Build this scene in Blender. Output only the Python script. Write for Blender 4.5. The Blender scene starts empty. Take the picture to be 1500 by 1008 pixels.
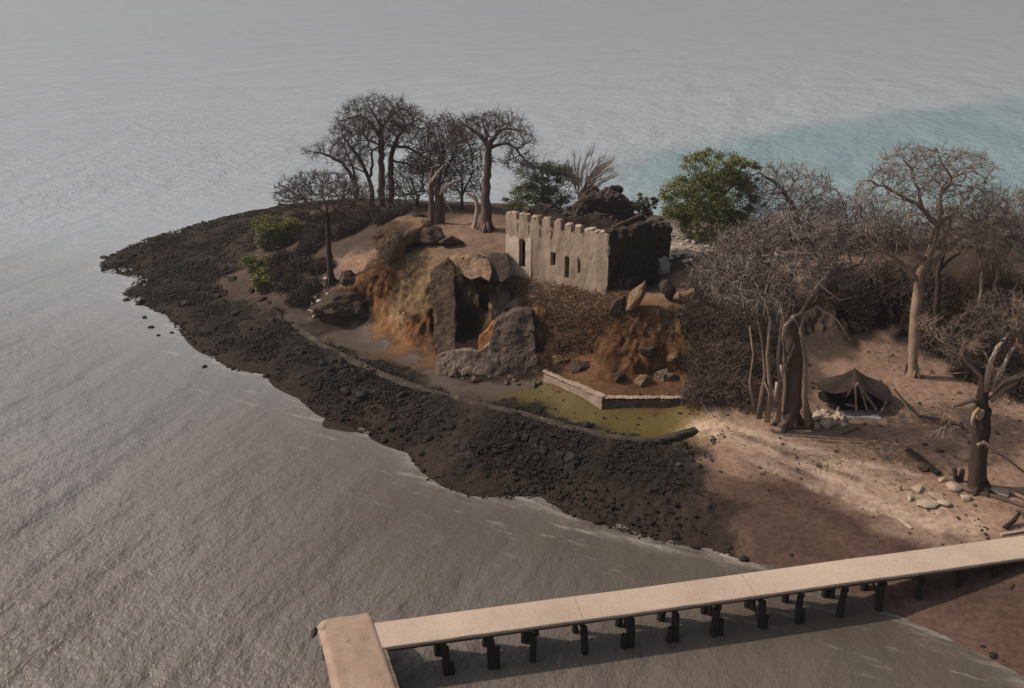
import bpy, bmesh, math, random
import numpy as np
from mathutils import Vector, Matrix

R = math.radians
rng = np.random.default_rng(7)
random.seed(7)
scene = bpy.context.scene
COL = scene.collection

# ------------------------------------------------------------------ camera
PITCH, FPX, CAM_H = R(24.0), 1299.0, 30.0
cam_data = bpy.data.cameras.new('camera')
cam_data.sensor_width = 36.0
cam_data.lens = 36.0 * FPX / 1500.0
cam_data.clip_start = 0.5
cam_data.clip_end = 20000
cam = bpy.data.objects.new('camera', cam_data)
COL.objects.link(cam)
cam.location = (0, 0, CAM_H)
cam.rotation_euler = (R(90) - PITCH, 0, 0)
scene.camera = cam

# ------------------------------------------------------------------ light
SUN_EL = R(43)
SUN_DIR = Vector((-0.99, 0.13, 0)).normalized()          # horizontal direction towards the sun
w = bpy.data.worlds.new('World')
scene.world = w
w.use_nodes = True
nt = w.node_tree
bg = nt.nodes['Background']
sky = nt.nodes.new('ShaderNodeTexSky')
sky.sky_type = 'NISHITA'
sky.sun_disc = False
sky.sun_elevation = SUN_EL
sky.sun_rotation = math.atan2(SUN_DIR.x, SUN_DIR.y)
sky.dust_density = 6.0
sky.air_density = 1.0
sky.ozone_density = 1.0
hs = nt.nodes.new('ShaderNodeHueSaturation')             # hazy, greyish tropical sky
hs.inputs['Saturation'].default_value = 0.6
nt.links.new(sky.outputs[0], hs.inputs['Color'])
nt.links.new(hs.outputs[0], bg.inputs['Color'])
bg.inputs['Strength'].default_value = 0.085
sd = bpy.data.lights.new('sun', 'SUN')
sd.energy = 3.2
sd.angle = R(0.6)
sd.color = (1.0, 0.84, 0.70)
sun = bpy.data.objects.new('sun', sd)
COL.objects.link(sun)
sv = Vector((SUN_DIR.x * math.cos(SUN_EL), SUN_DIR.y * math.cos(SUN_EL), math.sin(SUN_EL)))
sun.rotation_euler = sv.to_track_quat('Z', 'Y').to_euler()
sun.location = (0, 0, 60)
scene.view_settings.view_transform = 'Standard'
scene.view_settings.look = 'None'
scene.view_settings.exposure = 0.0
scene.view_settings.gamma = 1.0

# ------------------------------------------------------------------ projection helpers (world points of what the photo shows)
CP, SP = math.cos(PITCH), math.sin(PITCH)
def ray(px, py):
    dx = (px - 750) / FPX; dy = (504 - py) / FPX
    return np.array([dx, CP + dy * SP, -SP + dy * CP])
def at(px, py, z):
    d = ray(px, py); t = (z - CAM_H) / d[2]
    return np.array([d[0] * t, d[1] * t, z])
def atY(px, py, Y):
    d = ray(px, py); t = Y / d[1]
    return np.array([d[0] * t, Y, CAM_H + d[2] * t])
def mpp(Y, z=5.0):                                        # metres per photo pixel at a depth
    return (Y * CP + (CAM_H - z) * SP) / FPX

# ------------------------------------------------------------------ noise
def _h(*a):
    n = a[0].astype(np.int64) * 374761393 + a[1].astype(np.int64) * 668265263
    if len(a) > 2: n = n + a[2].astype(np.int64) * 2147483647 * 3
    n = (n ^ (n >> 13)) * 1274126177
    n = n & 0xffffffff
    n = (n ^ (n >> 16)) & 0xffffff
    return n / float(0xffffff)
def vnoise(p):                                            # p: (N,2|3) -> 0..1
    i = np.floor(p).astype(np.int64); f = p - i; f = f * f * (3 - 2 * f)
    D = p.shape[1]; out = 0
    for c in range(2 ** D):
        o = [(c >> k) & 1 for k in range(D)]
        wgt = np.ones(len(p))
        for k in range(D): wgt = wgt * (f[:, k] if o[k] else 1 - f[:, k])
        out = out + wgt * _h(*[i[:, k] + o[k] for k in range(D)])
    return out
def fbm(p, oct=4, lac=2.03, gain=0.5):
    s = 0; a = 1; t = 0
    p = np.asarray(p, float)
    for k in range(oct):
        s = s + a * (vnoise(p + 17.3 * k) - 0.5); t += a; a *= gain; p = p * lac
    return s / t * 2
def sstep(a, b, x):
    t = np.clip((x - a) / (b - a), 0, 1); return t * t * (3 - 2 * t)

# ------------------------------------------------------------------ object helpers
def tag(o, label=None, cat=None, group=None, kind=None):
    if label: o['label'] = label
    if cat: o['category'] = cat
    if group: o['group'] = group
    if kind: o['kind'] = kind
    return o
def thing(name, loc, label, cat, group=None):
    o = bpy.data.objects.new(name, None); COL.objects.link(o)
    o.location = tuple(loc); o.empty_display_size = 0.2
    return tag(o, label, cat, group)
def mk(name, verts, faces, m, parent=None, smooth=False, col=None, attrs=None, origin=None):
    """faces: one int array or list of int arrays; verts are world coordinates"""
    verts = np.asarray(verts, float)
    off = np.zeros(3)
    q = parent
    while q is not None:
        off = off + np.array(q.location); q = q.parent
    if origin is not None: off = np.asarray(origin, float)
    if isinstance(faces, np.ndarray): faces = [faces]
    faces = [np.asarray(f, int) for f in faces if len(f)]
    me = bpy.data.meshes.new(name)
    nl = sum(f.size for f in faces); nf = sum(len(f) for f in faces)
    me.vertices.add(len(verts)); me.vertices.foreach_set('co', (verts - off).ravel())
    me.loops.add(nl); me.loops.foreach_set('vertex_index', np.concatenate([f.ravel() for f in faces]))
    me.polygons.add(nf)
    tot = np.concatenate([np.full(len(f), f.shape[1]) for f in faces])
    me.polygons.foreach_set('loop_start', np.concatenate([[0], np.cumsum(tot)[:-1]]))
    me.update(calc_edges=True); me.validate()
    me.polygons.foreach_set('use_smooth', np.full(len(me.polygons), smooth))
    if col is not None:
        a = me.color_attributes.new('Col', 'FLOAT_COLOR', 'POINT')
        c = np.ones((len(verts), 4)); c[:, :3] = col; a.data.foreach_set('color', c.ravel())
    for k, v in (attrs or {}).items():
        a = me.attributes.new(k, 'FLOAT', 'POINT'); a.data.foreach_set('value', np.asarray(v, float))
    me.materials.append(m)
    o = bpy.data.objects.new(name, me); COL.objects.link(o)
    if parent: o.parent = parent
    elif origin is not None: o.location = tuple(origin)
    return o

class MB:
    """collects shapes, builds one mesh object"""
    def __init__(s): s.v = []; s.f = {}; s.n = 0
    def add(s, v, f):
        v = np.asarray(v, float)
        fs = f if isinstance(f, list) else [f]
        for a in fs:
            a = np.asarray(a, int)
            if len(a): s.f.setdefault(a.shape[1], []).append(a + s.n)
        s.v.append(v); s.n += len(v)
    def box(s, c, size, rot=None):
        v = np.array([[x, y, z] for x in (-.5, .5) for y in (-.5, .5) for z in (-.5, .5)]) * np.asarray(size, float)
        if rot is not None: v = v @ np.array(rot).T
        s.add(v + np.asarray(c, float), np.array([[0, 1, 3, 2], [4, 6, 7, 5], [0, 4, 5, 1], [2, 3, 7, 6], [0, 2, 6, 4], [1, 5, 7, 3]]))
    def tube(s, pts, rad, k=8, cap=True, rough=0.0):
        v, f = tube(pts, rad, k, cap, rough); s.add(v, f)
    def build(s, name, m, parent=None, smooth=False, **kw):
        return mk(name, np.concatenate(s.v), [np.concatenate(a) for a in s.f.values()], m, parent, smooth, **kw)

def tube(pts, rad, k=8, cap=True, rough=0.0):
    pts = np.asarray(pts, float); n = len(pts)
    rad = np.broadcast_to(np.asarray(rad, float), (n,))
    T = np.gradient(pts, axis=0); T /= np.linalg.norm(T, axis=1)[:, None] + 1e-9
    u = np.cross(T[0], [0.3, 0.9, 0.2]);
    if np.linalg.norm(u) < 1e-3: u = np.cross(T[0], [1, 0, 0])
    u /= np.linalg.norm(u)
    ang = np.arange(k) * 2 * math.pi / k
    V = []
    for i in range(n):
        u = u - T[i] * u.dot(T[i]); u /= np.linalg.norm(u) + 1e-9
        b = np.cross(T[i], u)
        rr = rad[i] * (1 + (rng.uniform(-rough, rough, k) if rough else 0))
        V.append(pts[i] + (np.cos(ang) * rr)[:, None] * u + (np.sin(ang) * rr)[:, None] * b)
    V = np.concatenate(V)
    i = np.arange(n - 1)[:, None] * k; j = np.arange(k)[None]; j2 = (j + 1) % k
    F = np.stack([i + j, i + j2, i + k + j2, i + k + j], -1).reshape(-1, 4)
    fs = [F]
    if cap:
        a = len(V); V = np.concatenate([V, pts[:1], pts[-1:]])
        jj = np.arange(k)
        fs.append(np.concatenate([np.stack([np.full(k, a), (jj + 1) % k, jj], 1),
                                  np.stack([np.full(k, a + 1), (n - 1) * k + jj, (n - 1) * k + (jj + 1) % k], 1)]))
    return V, fs

def sticks(P0, P1, r0, r1):
    """many thin three-sided twigs at once"""
    n = len(P0); d = P1 - P0; d = d / (np.linalg.norm(d, axis=1)[:, None] + 1e-9)
    h = np.where(np.abs(d[:, 2:3]) < .9, [[0, 0, 1.]], [[1., 0, 0]])
    u = np.cross(d, h); u /= np.linalg.norm(u, axis=1)[:, None] + 1e-9; b = np.cross(d, u)
    r0 = np.broadcast_to(r0, (n,)); r1 = np.broadcast_to(r1, (n,))
    V = np.zeros((n, 6, 3))
    for q in range(3):
        a = q * 2 * math.pi / 3; e = math.cos(a) * u + math.sin(a) * b
        V[:, q] = P0 + e * r0[:, None]; V[:, 3 + q] = P1 + e * r1[:, None]
    base = (np.arange(n) * 6)[:, None]
    F = np.concatenate([base + np.array([[q, (q + 1) % 3, 3 + (q + 1) % 3, 3 + q]]) for q in range(3)])
    return V.reshape(-1, 3), F

def leaves(C, size, aspect=1.6, flat=0.0):
    n = len(C); d = rng.normal(size=(n, 3)); d[:, 2] *= 1 - flat
    d /= np.linalg.norm(d, axis=1)[:, None]
    e = np.cross(d, rng.normal(size=(n, 3))); e /= np.linalg.norm(e, axis=1)[:, None] + 1e-9
    s = (np.broadcast_to(size, (n,)) * rng.uniform(.6, 1.4, n))[:, None]
    V = np.stack([C - d * s * aspect * .5, C + e * s * .5, C + d * s * aspect * .5, C - e * s * .5], 1)
    return V.reshape(-1, 3), (np.arange(n) * 4)[:, None] + np.arange(4)[None]

ICO = {}
def ico(sub):
    if sub not in ICO:
        bm = bmesh.new(); bmesh.ops.create_icosphere(bm, subdivisions=sub, radius=1)
        bm.verts.ensure_lookup_table()
        ICO[sub] = (np.array([v.co[:] for v in bm.verts]), np.array([[v.index for v in f.verts] for f in bm.faces])); bm.free()
    return ICO[sub]
def rock(c, size, sub=3, seed=0, rough=.28, cuts=5, rot=None):
    """an angular boulder: noisy ball with flat cleavage faces"""
    g = np.random.default_rng(seed + 100)
    v, f = ico(sub); v = v.copy()
    for k in range(cuts):
        n = g.normal(size=3); n /= np.linalg.norm(n); t = g.uniform(.45, .8)
        d = v @ n; v = v - np.outer(np.maximum(d - t, 0) * .92, n)
    nv = v / (np.linalg.norm(v, axis=1)[:, None] + 1e-9)
    v = v * (1 + rough * fbm(v * 1.4 + seed * 3.1, 5))[:, None] + nv * (.22 * rough * fbm(v * 4.5 + seed, 4))[:, None]
    v = v * np.asarray(size, float)
    if rot is not None: v = v @ np.array(rot).T
    return v + np.asarray(c, float), f
def rotz(a): return np.array(Matrix.Rotation(a, 3, 'Z'))
def eul(x, y, z): 
    from mathutils import Euler
    return np.array(Euler((x, y, z)).to_matrix())

# ------------------------------------------------------------------ materials
def mat(name, c1, c2=None, scale=1.0, rough=.85, bump=.4, bdist=.05, detail=8, stretch=None, spec=.25, attr=None, spots=None, fine=8.0, grain=(.8, 1.16)):
    m = bpy.data.materials.new(name); m.use_nodes = True
    t = m.node_tree; N = t.nodes; L = t.links; p = N['Principled BSDF']
    co = N.new('ShaderNodeTexCoord'); src = co.outputs['Object']
    if stretch:
        mp = N.new('ShaderNodeMapping'); mp.inputs['Scale'].default_value = stretch
        L.new(src, mp.inputs[0]); src = mp.outputs[0]
    nz = N.new('ShaderNodeTexNoise'); nz.inputs['Scale'].default_value = scale; nz.inputs['Detail'].default_value = detail
    nz.inputs['Roughness'].default_value = .62
    L.new(src, nz.inputs['Vector'])
    ramp = N.new('ShaderNodeMapRange'); ramp.inputs[1].default_value = .32; ramp.inputs[2].default_value = .68
    L.new(nz.outputs[0], ramp.inputs[0])
    mx = N.new('ShaderNodeMix'); mx.data_type = 'RGBA'
    c2 = c2 or tuple(x * .6 for x in c1)
    mx.inputs[6].default_value = (*c1, 1); mx.inputs[7].default_value = (*c2, 1)
    L.new(ramp.outputs[0], mx.inputs[0]); out = mx.outputs[2]
    n2 = N.new('ShaderNodeTexNoise'); n2.inputs['Scale'].default_value = scale * fine; n2.inputs['Detail'].default_value = 6
    L.new(src, n2.inputs['Vector'])
    r2 = N.new('ShaderNodeMapRange'); r2.inputs[1].default_value = .3; r2.inputs[2].default_value = .7; r2.inputs[3].default_value = grain[0]; r2.inputs[4].default_value = grain[1]
    L.new(n2.outputs[0], r2.inputs[0])
    mu = N.new('ShaderNodeMix'); mu.data_type = 'RGBA'; mu.blend_type = 'MULTIPLY'; mu.inputs[0].default_value = 1
    L.new(out, mu.inputs[6]); L.new(r2.outputs[0], mu.inputs[7]); out = mu.outputs[2]
    if attr:
        at_ = N.new('ShaderNodeAttribute'); at_.attribute_name = attr
        m3 = N.new('ShaderNodeMix'); m3.data_type = 'RGBA'; m3.blend_type = 'MULTIPLY'; m3.inputs[0].default_value = 1
        L.new(out, m3.inputs[6]); L.new(at_.outputs['Color'], m3.inputs[7]); out = m3.outputs[2]
    if spots:
        n4 = N.new('ShaderNodeTexNoise'); n4.inputs['Scale'].default_value = spots[0]; n4.inputs['Detail'].default_value = 7
        L.new(co.outputs['Object'], n4.inputs['Vector'])
        r4 = N.new('ShaderNodeMapRange'); r4.inputs[1].default_value = spots[1]; r4.inputs[2].default_value = spots[1] + .1
        L.new(n4.outputs[0], r4.inputs[0])
        m4 = N.new('ShaderNodeMix'); m4.data_type = 'RGBA'; L.new(r4.outputs[0], m4.inputs[0])
        L.new(out, m4.inputs[6]); m4.inputs[7].default_value = (*spots[2], 1); out = m4.outputs[2]
    L.new(out, p.inputs['Base Color'])
    p.inputs['Roughness'].default_value = rough; p.inputs['Specular IOR Level'].default_value = spec
    if bump:
        ad = N.new('ShaderNodeMath'); ad.operation = 'MULTIPLY_ADD'; ad.inputs[1].default_value = .35
        L.new(n2.outputs[0], ad.inputs[0]); L.new(nz.outputs[0], ad.inputs[2])
        bp = N.new('ShaderNodeBump'); bp.inputs['Strength'].default_value = bump; bp.inputs['Distance'].default_value = bdist
        L.new(ad.outputs[0], bp.inputs['Height']); L.new(bp.outputs[0], p.inputs['Normal'])
    return m

M = {}
M['terrain'] = mat('ground_soil', (1.22, 1.2, 1.18), (.68, .68, .68), .16, .95, .55, .10, attr='Col', fine=22, spec=.08, detail=12, grain=(.7, 1.22))
M['cliff'] = mat('cliff_earth', (1.35, 1.3, 1.25), (.5, .46, .44), .42, .95, 1.0, .35, attr='Col', fine=5, spec=.05, detail=12, stretch=(1, 1, .45), grain=(.55, 1.3))
M['terrace'] = mat('wet_terrace', (1.15, 1.15, 1.15), (.8, .8, .8), .25, .5, .25, .03, attr='Col', fine=20, spec=.3, grain=(.85, 1.1))
M['rock'] = mat('black_rock', (.030, .025, .021), (.014, .012, .010), 1.1, .8, .6, .08, spec=.15, spots=(1.6, .66, (.062, .050, .042)))
M['tanrock'] = mat('tan_rock', (.24, .155, .092), (.12, .075, .045), .9, .9, .8, .15, spots=(1.1, .6, (.06, .04, .027)))
M['darkrock'] = mat('brown_rock', (.085, .058, .04), (.045, .032, .024), 1.0, .9, .8, .12)
M['oliverock'] = mat('olive_rock', (.17, .14, .10), (.07, .055, .035), 1.2, .9, .7, .1)
M['pale'] = mat('pale_stone', (.46, .37, .29), (.25, .19, .14), 1.6, .9, .6, .06)
M['white'] = mat('white_rubble', (.55, .5, .44), (.3, .26, .22), 2.0, .9, .5, .05)
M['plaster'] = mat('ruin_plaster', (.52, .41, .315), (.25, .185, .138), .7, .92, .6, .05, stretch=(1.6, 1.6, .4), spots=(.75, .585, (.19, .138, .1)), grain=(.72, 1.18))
M['stain'] = mat('pale_plaster', (.74, .62, .52), (.46, .36, .28), 1.4, .92, .6, .04, spots=(1.6, .6, (.24, .17, .12)))
M['lowwall'] = mat('weathered_low_wall', (.40, .315, .24), (.22, .165, .12), 1.3, .92, .8, .06, spots=(1.2, .58, (.13, .10, .075)), grain=(.7, 1.2))
M['foot'] = mat('pale_rubble_masonry', (.30, .23, .175), (.14, .105, .078), 1.4, .92, .9, .1, spots=(1.6, .6, (.08, .058, .043)), grain=(.7, 1.2))
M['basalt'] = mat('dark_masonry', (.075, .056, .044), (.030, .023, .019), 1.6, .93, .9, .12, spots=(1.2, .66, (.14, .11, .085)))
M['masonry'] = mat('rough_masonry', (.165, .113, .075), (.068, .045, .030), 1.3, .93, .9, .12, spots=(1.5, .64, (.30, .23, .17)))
M['greymason'] = mat('grey_masonry', (.125, .095, .074), (.055, .042, .034), .7, .93, .8, .1)
M['deck'] = mat('deck_concrete', (.52, .415, .335), (.40, .315, .25), .22, .9, .25, .015, spots=(.9, .66, (.37, .285, .225)), fine=40, grain=(.9, 1.07))
M['head'] = mat('pier_concrete', (.40, .30, .23), (.27, .195, .145), .8, .92, .6, .03, spots=(1.3, .62, (.20, .14, .105)), fine=22, grain=(.8, 1.15))
M['pile'] = mat('wet_dark_timber', (.028, .022, .018), (.012, .010, .009), 2.0, .6, .7, .05)
M['beam'] = mat('beam_timber', (.11, .075, .052), (.05, .036, .027), 2.0, .85, .6, .03)
M['bark'] = mat('grey_brown_bark', (.16, .115, .09), (.085, .06, .048), 1.6, .93, .8, .06, stretch=(1, 1, .25))
M['barkl'] = mat('pale_bark', (.36, .26, .19), (.20, .14, .10), 1.5, .93, .8, .06, stretch=(1, 1, .25))
M['barkd'] = mat('dark_bark', (.075, .054, .042), (.035, .026, .021), 1.6, .93, .8, .06, stretch=(1, 1, .25))
M['twig'] = mat('bare_twigs', (.135, .10, .082), (.075, .056, .047), .5, .95, 0)
M['twigl'] = mat('grey_twigs', (.26, .222, .195), (.14, .115, .10), .5, .95, 0)
M['dead'] = mat('bleached_wood', (.52, .43, .36), (.28, .21, .165), 1.6, .9, .6, .04, stretch=(1, 1, .3))
M['dry'] = mat('dry_scrub', (.17, .13, .105), (.075, .055, .045), .7, .95, 0)
M['dryl'] = mat('dry_grey_scrub', (.20, .158, .128), (.09, .068, .054), .6, .95, 0)
M['rust'] = mat('rusty_brush', (.17, .105, .06), (.075, .046, .028), .5, .95, 0)
M['straw'] = mat('dry_grass', (.33, .235, .15), (.17, .115, .07), .8, .95, 0)
M['leaf'] = mat('green_leaf', (.20, .22, .075), (.105, .12, .04), .5, .8, 0)
M['leafy'] = mat('yellow_green_leaf', (.28, .265, .085), (.14, .135, .04), .6, .8, 0)
M['leafg'] = mat('grey_green_leaf', (.14, .145, .09), (.045, .05, .03), .6, .85, 0)
M['leafb'] = mat('brown_leaf', (.085, .058, .04), (.045, .031, .022), .5, .9, 0)
M['tarp'] = mat('dark_canvas', (.055, .038, .029), (.033, .023, .018), 1.0, .85, .4, .03)
M['black'] = mat('black_cloth', (.010, .009, .008), (.006, .005, .005), 2, .9, .3, .03)
M['sheet'] = mat('grey_sheet', (.34, .33, .35), (.2, .19, .2), 3, .85, .5, .03)
M['rock2'] = mat('weathered_kerb', (.07, .056, .042), (.036, .029, .023), 1.1, .85, .8, .1, spots=(1.4, .62, (.16, .125, .09)))
M['rope'] = mat('rope_fibre', (.45, .38, .3), (.3, .25, .2), 6, .9, 0)

# ------------------------------------------------------------------ terrain control points: photo pixel, height, kind of soil (D in the hollow is painted shade)
SHORE = [(415,300),(350,313),(290,328),(230,345),(185,362),(150,384),(152,398),(205,408),(180,432),(245,462),(262,482),(315,525),(345,540),(395,548),(440,582),(480,612),(540,634),(600,662),(630,700),(690,725),(750,727),(795,726),(820,745),(880,765),(950,788),(1040,802),(1100,822),(1145,838),(1230,870),(1300,890),(1380,928),(1450,962),(1500,988),(1600,1040)]
shore_w = [at(x, y, 0)[:2] for x, y in SHORE]
FARSH = [(60, 22), (85, 40), (90, 75), (78, 92), (60, 97), (42, 99), (20, 101), (0, 108), (-14, 114)]
shore_poly = np.array(shore_w + FARSH)
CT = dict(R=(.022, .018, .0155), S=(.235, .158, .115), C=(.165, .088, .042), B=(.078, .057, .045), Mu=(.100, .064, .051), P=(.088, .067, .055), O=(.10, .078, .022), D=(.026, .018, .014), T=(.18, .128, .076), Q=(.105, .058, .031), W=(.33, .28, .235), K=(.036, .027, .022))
CTRL = [  # rocky shore
 (550,332,5.8,'B'),(605,338,6.4,'B'),(470,375,3.9,'B'),(505,352,5.0,'B'),(250,380,.55,'K'),(300,350,.7,'K'),(210,372,.3,'K'),(340,330,.6,'K'),(300,400,.8,'R'),(350,380,1.1,'K'),(260,435,.45,'R'),(330,460,.75,'R'),(350,500,.7,'R'),(400,500,1.0,'R'),
 (430,540,.7,'R'),(480,560,.8,'R'),(520,590,.7,'K'),(560,570,1.1,'R'),(620,610,1.0,'R'),(650,660,.5,'K'),(700,640,1.0,'R'),(700,690,.5,'R'),(780,650,1.1,'R'),(790,695,.6,'R'),(860,680,1.0,'R'),
 (860,730,.5,'K'),(940,690,1.1,'R'),(950,750,.6,'K'),(1020,690,1.3,'R'),(1030,745,.8,'K'),(1100,780,.7,'Mu'),(480,620,.15,'K'),(560,635,.25,'K'),
 # berm
 (425,480,1.5,'R'),(480,514,1.5,'R'),(540,541,1.5,'R'),(640,580,1.5,'R'),(760,608,1.5,'R'),(850,632,1.5,'R'),(930,650,1.55,'R'),(1010,655,1.5,'R'),
 # flat terrace
 (450,472,1.15,'P'),(520,502,1.15,'P'),(600,530,1.15,'P'),(640,556,1.15,'P'),(720,566,1.15,'P'),(500,490,1.15,'P'),(560,510,1.15,'P'),(680,566,1.15,'P'),(780,582,1.15,'O'),(860,612,1.15,'O'),(930,628,1.15,'O'),(1000,624,1.15,'O'),(760,572,1.15,'P'),(820,598,1.15,'O'),(900,620,1.15,'O'),(965,630,1.15,'O'),
 # left cliff foot and slope
 (455,462,1.4,'B'),(495,476,1.3,'D'),(530,476,1.35,'D'),(580,506,1.35,'C'),(630,538,1.35,'C'),(690,552,1.3,'D'),(720,548,1.35,'D'),(785,548,1.4,'D'),
 (560,432,3.4,'C'),(600,442,3.8,'T'),(630,455,4.0,'C'),(610,490,2.4,'C'),(545,402,5.0,'C'),(590,376,6.4,'T'),(640,384,7.0,'T'),(600,405,5.2,'T'),(640,415,5.6,'T'),(575,465,2.6,'C'),
 (640,352,7.0,'S'),(690,372,7.0,'S'),(712,335,7.0,'S'),(660,335,6.9,'S'),(735,345,7.0,'S'),(720,365,7,'S'),(690,381,7.0,'T'),
 # cavity right of the pillar, its shade painted near-black
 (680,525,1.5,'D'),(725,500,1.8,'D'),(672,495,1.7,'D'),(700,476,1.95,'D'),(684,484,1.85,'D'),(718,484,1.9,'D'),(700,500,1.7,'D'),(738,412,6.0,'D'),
 # left hump
 (485,415,3.5,'B'),(470,441,2.3,'B'),(520,390,4.5,'S'),(520,360,5.1,'B'),(500,384,4.3,'S'),(535,383,4.95,'S'),(560,352,5.8,'B'),(480,340,4.7,'B'),(440,400,3.0,'B'),(430,340,3.2,'B'),(400,365,2.3,'B'),(380,400,1.7,'B'),(420,445,1.8,'B'),(400,460,1.5,'K'),(385,430,1.5,'B'),(380,330,1.3,'K'),(540,340,5.6,'B'),(580,340,6.0,'B'),
 (565,305,6.0,'B'),(500,310,5.2,'B'),(640,308,6.4,'B'),(440,310,2.6,'B'),(600,322,6.3,'B'),(780,305,5.6,'B'),
 # before the fort
 (745,407,6.0,'T'),(800,420,5.9,'T'),(888,437,6.0,'T'),(770,440,5.2,'T'),(830,450,5.2,'T'),(780,470,4.2,'C'),(850,480,4.2,'Q'),(800,520,2.8,'D'),(760,500,3.0,'C'),(870,520,3.2,'Q'),
 (930,455,6.4,'C'),(965,453,6.5,'T'),(1000,452,6.5,'C'),(960,500,4.6,'C'),(930,500,4.6,'C'),(900,490,4.8,'Q'),(1000,510,4.1,'C'),(900,545,2.9,'Q'),(930,545,2.7,'C'),(960,550,2.45,'C'),(995,550,2.5,'C'),(840,560,2.0,'Q'),(890,578,1.9,'Q'),(950,582,1.9,'Q'),(1000,578,2.0,'Q'),
 (950,425,6.3,'S'),(1000,420,6.4,'S'),(920,415,6.3,'S'),(990,385,6.9,'B'),(1000,352,7.2,'W'),(1030,370,7.0,'W'),(1050,355,6.8,'B'),(980,345,7.0,'W'),
 # scrub bank, centre right
 (1020,592,2.1,'B'),(1060,600,2.2,'B'),(1100,605,2.2,'S'),(1050,540,3.6,'B'),(1080,490,5.0,'B'),(1050,440,6.2,'B'),(1110,430,6.3,'B'),(1100,520,3.8,'B'),(1150,480,4.4,'B'),(1150,540,3.0,'B'),
 # right sand
 (1020,612,1.6,'S'),(1060,630,1.8,'S'),(1150,640,2.0,'S'),(1250,600,2.2,'S'),(1340,552,2.6,'S'),(1350,625,2.2,'S'),(1450,600,2.5,'S'),(1432,718,2.0,'S'),(1300,700,1.75,'S'),(1200,680,1.6,'S'),(1100,660,1.5,'S'),(1480,700,2.2,'S'),(1490,640,2.5,'S'),
 (1160,720,1.15,'Mu'),(1100,710,1.2,'Mu'),(1250,760,1.05,'Mu'),(1200,780,.75,'Mu'),(1300,790,1.0,'Mu'),(1330,755,1.4,'S'),(1400,800,1.2,'Mu'),(1400,760,1.6,'S'),(1490,770,1.7,'S'),(1390,870,.6,'Mu'),(1480,860,1.1,'Mu'),(1490,910,.7,'Mu'),(1440,920,.4,'Mu'),(1580,900,1.6,'Mu'),(1230,820,.5,'Mu'),(1320,860,.5,'Mu'),
 (1250,540,2.9,'S'),(1190,560,2.7,'B'),(1300,520,3.0,'S'),
 # dark bank behind
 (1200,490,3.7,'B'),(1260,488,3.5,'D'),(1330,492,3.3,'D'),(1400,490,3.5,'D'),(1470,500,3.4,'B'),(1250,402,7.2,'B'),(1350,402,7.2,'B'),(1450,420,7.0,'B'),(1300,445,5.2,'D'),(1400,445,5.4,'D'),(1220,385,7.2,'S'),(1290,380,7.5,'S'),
]
cp = [(*at(x, y, z), CT[c]) for x, y, z, c in CTRL]
P3 = [list(c[:3]) for c in cp]; CC = [c[3] for c in cp]; PC = [c[:2] for c in cp]
for x, y in shore_w: P3.append([x, y, 0.0])
for k, c in enumerate(['K']*5 + ['K'] * 15 + ['K']*6 + ['Mu'] * 8): PC.append(shore_w[k]); CC.append(CT[c])
for x, y in FARSH: P3.append([x, y, 0.0]); PC.append((x, y)); CC.append(CT['K'])
for x, y, z, c in [(0,93,5.0,'B'),(12,90,5.0,'B'),(26,90,4.0,'B'),(40,86,4.5,'B'),(42,74,6.5,'B'),(56,76,5,'B'),(62,62,4.5,'B'),(50,52,3.2,'S'),(-14,98,4,'B'),(22,80,6.8,'B'),(33,72,7.2,'B'),(8,72,6.3,'D'),(3,74,6.3,'D'),(12,76,6.6,'B'),(40,45,2.4,'S'),(38,36,1.6,'Mu'),(60,40,2.2,'Mu')]:
    P3.append([x, y, z]); PC.append((x, y)); CC.append(CT[c])
def poly_sd(P, poly):
    """signed distance, positive inside"""
    d = np.full(len(P), 1e9); ins = np.zeros(len(P), bool); n = len(poly)
    for i in range(n):
        a, b = poly[i], poly[(i + 1) % n]; e = b - a
        t = np.clip(((P - a) @ e) / (e @ e), 0, 1)
        d = np.minimum(d, np.hypot(*(P - a - t[:, None] * e).T))
        c = (a[1] > P[:, 1]) != (b[1] > P[:, 1])
        with np.errstate(divide='ignore', invalid='ignore'):
            xi = (b[0] - a[0]) * (P[:, 1] - a[1]) / (b[1] - a[1]) + a[0]
        ins ^= c & (P[:, 0] < xi)
    return np.where(ins, d, -d)
# sea bed points a little outside the waterline
for i in range(len(shore_poly)):
    a, b = shore_poly[i - 1], shore_poly[(i + 1) % len(shore_poly)]
    n = np.array([-(b - a)[1], (b - a)[0]]); n /= np.linalg.norm(n) + 1e-9
    for q in (shore_poly[i] + n * 5, shore_poly[i] - n * 5):
        s = poly_sd(q[None], shore_poly)[0]
        if s < -3.5: P3.append([q[0], q[1], -.75])
for q in [(-4.2,66.2),(-3,67),(-2,67.2),(-1,66.4),(-3.6,67.8),(-1.6,67.9),(-4.4,65),(-.6,65.2),(-2.5,66.2)]: PC.append(q); CC.append(CT['D'])  # shade on the back wall of the hollow, painted as near-black soil
P3 = np.array(P3); PC = np.array(PC); CC = np.array(CC)
def rbf_fit(X, y, lam=0.02):
    n = len(X); A = np.linalg.norm(X[:, None] - X[None], axis=2) - lam * n * 0
    A = A - np.eye(n) * lam
    Q = np.c_[np.ones(n), X]; K = np.block([[A, Q], [Q.T, np.zeros((3, 3))]])
    return np.linalg.lstsq(K, np.r_[y, np.zeros(3)], rcond=None)[0]
_w = rbf_fit(P3[:, :2], P3[:, 2], .15)
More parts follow.
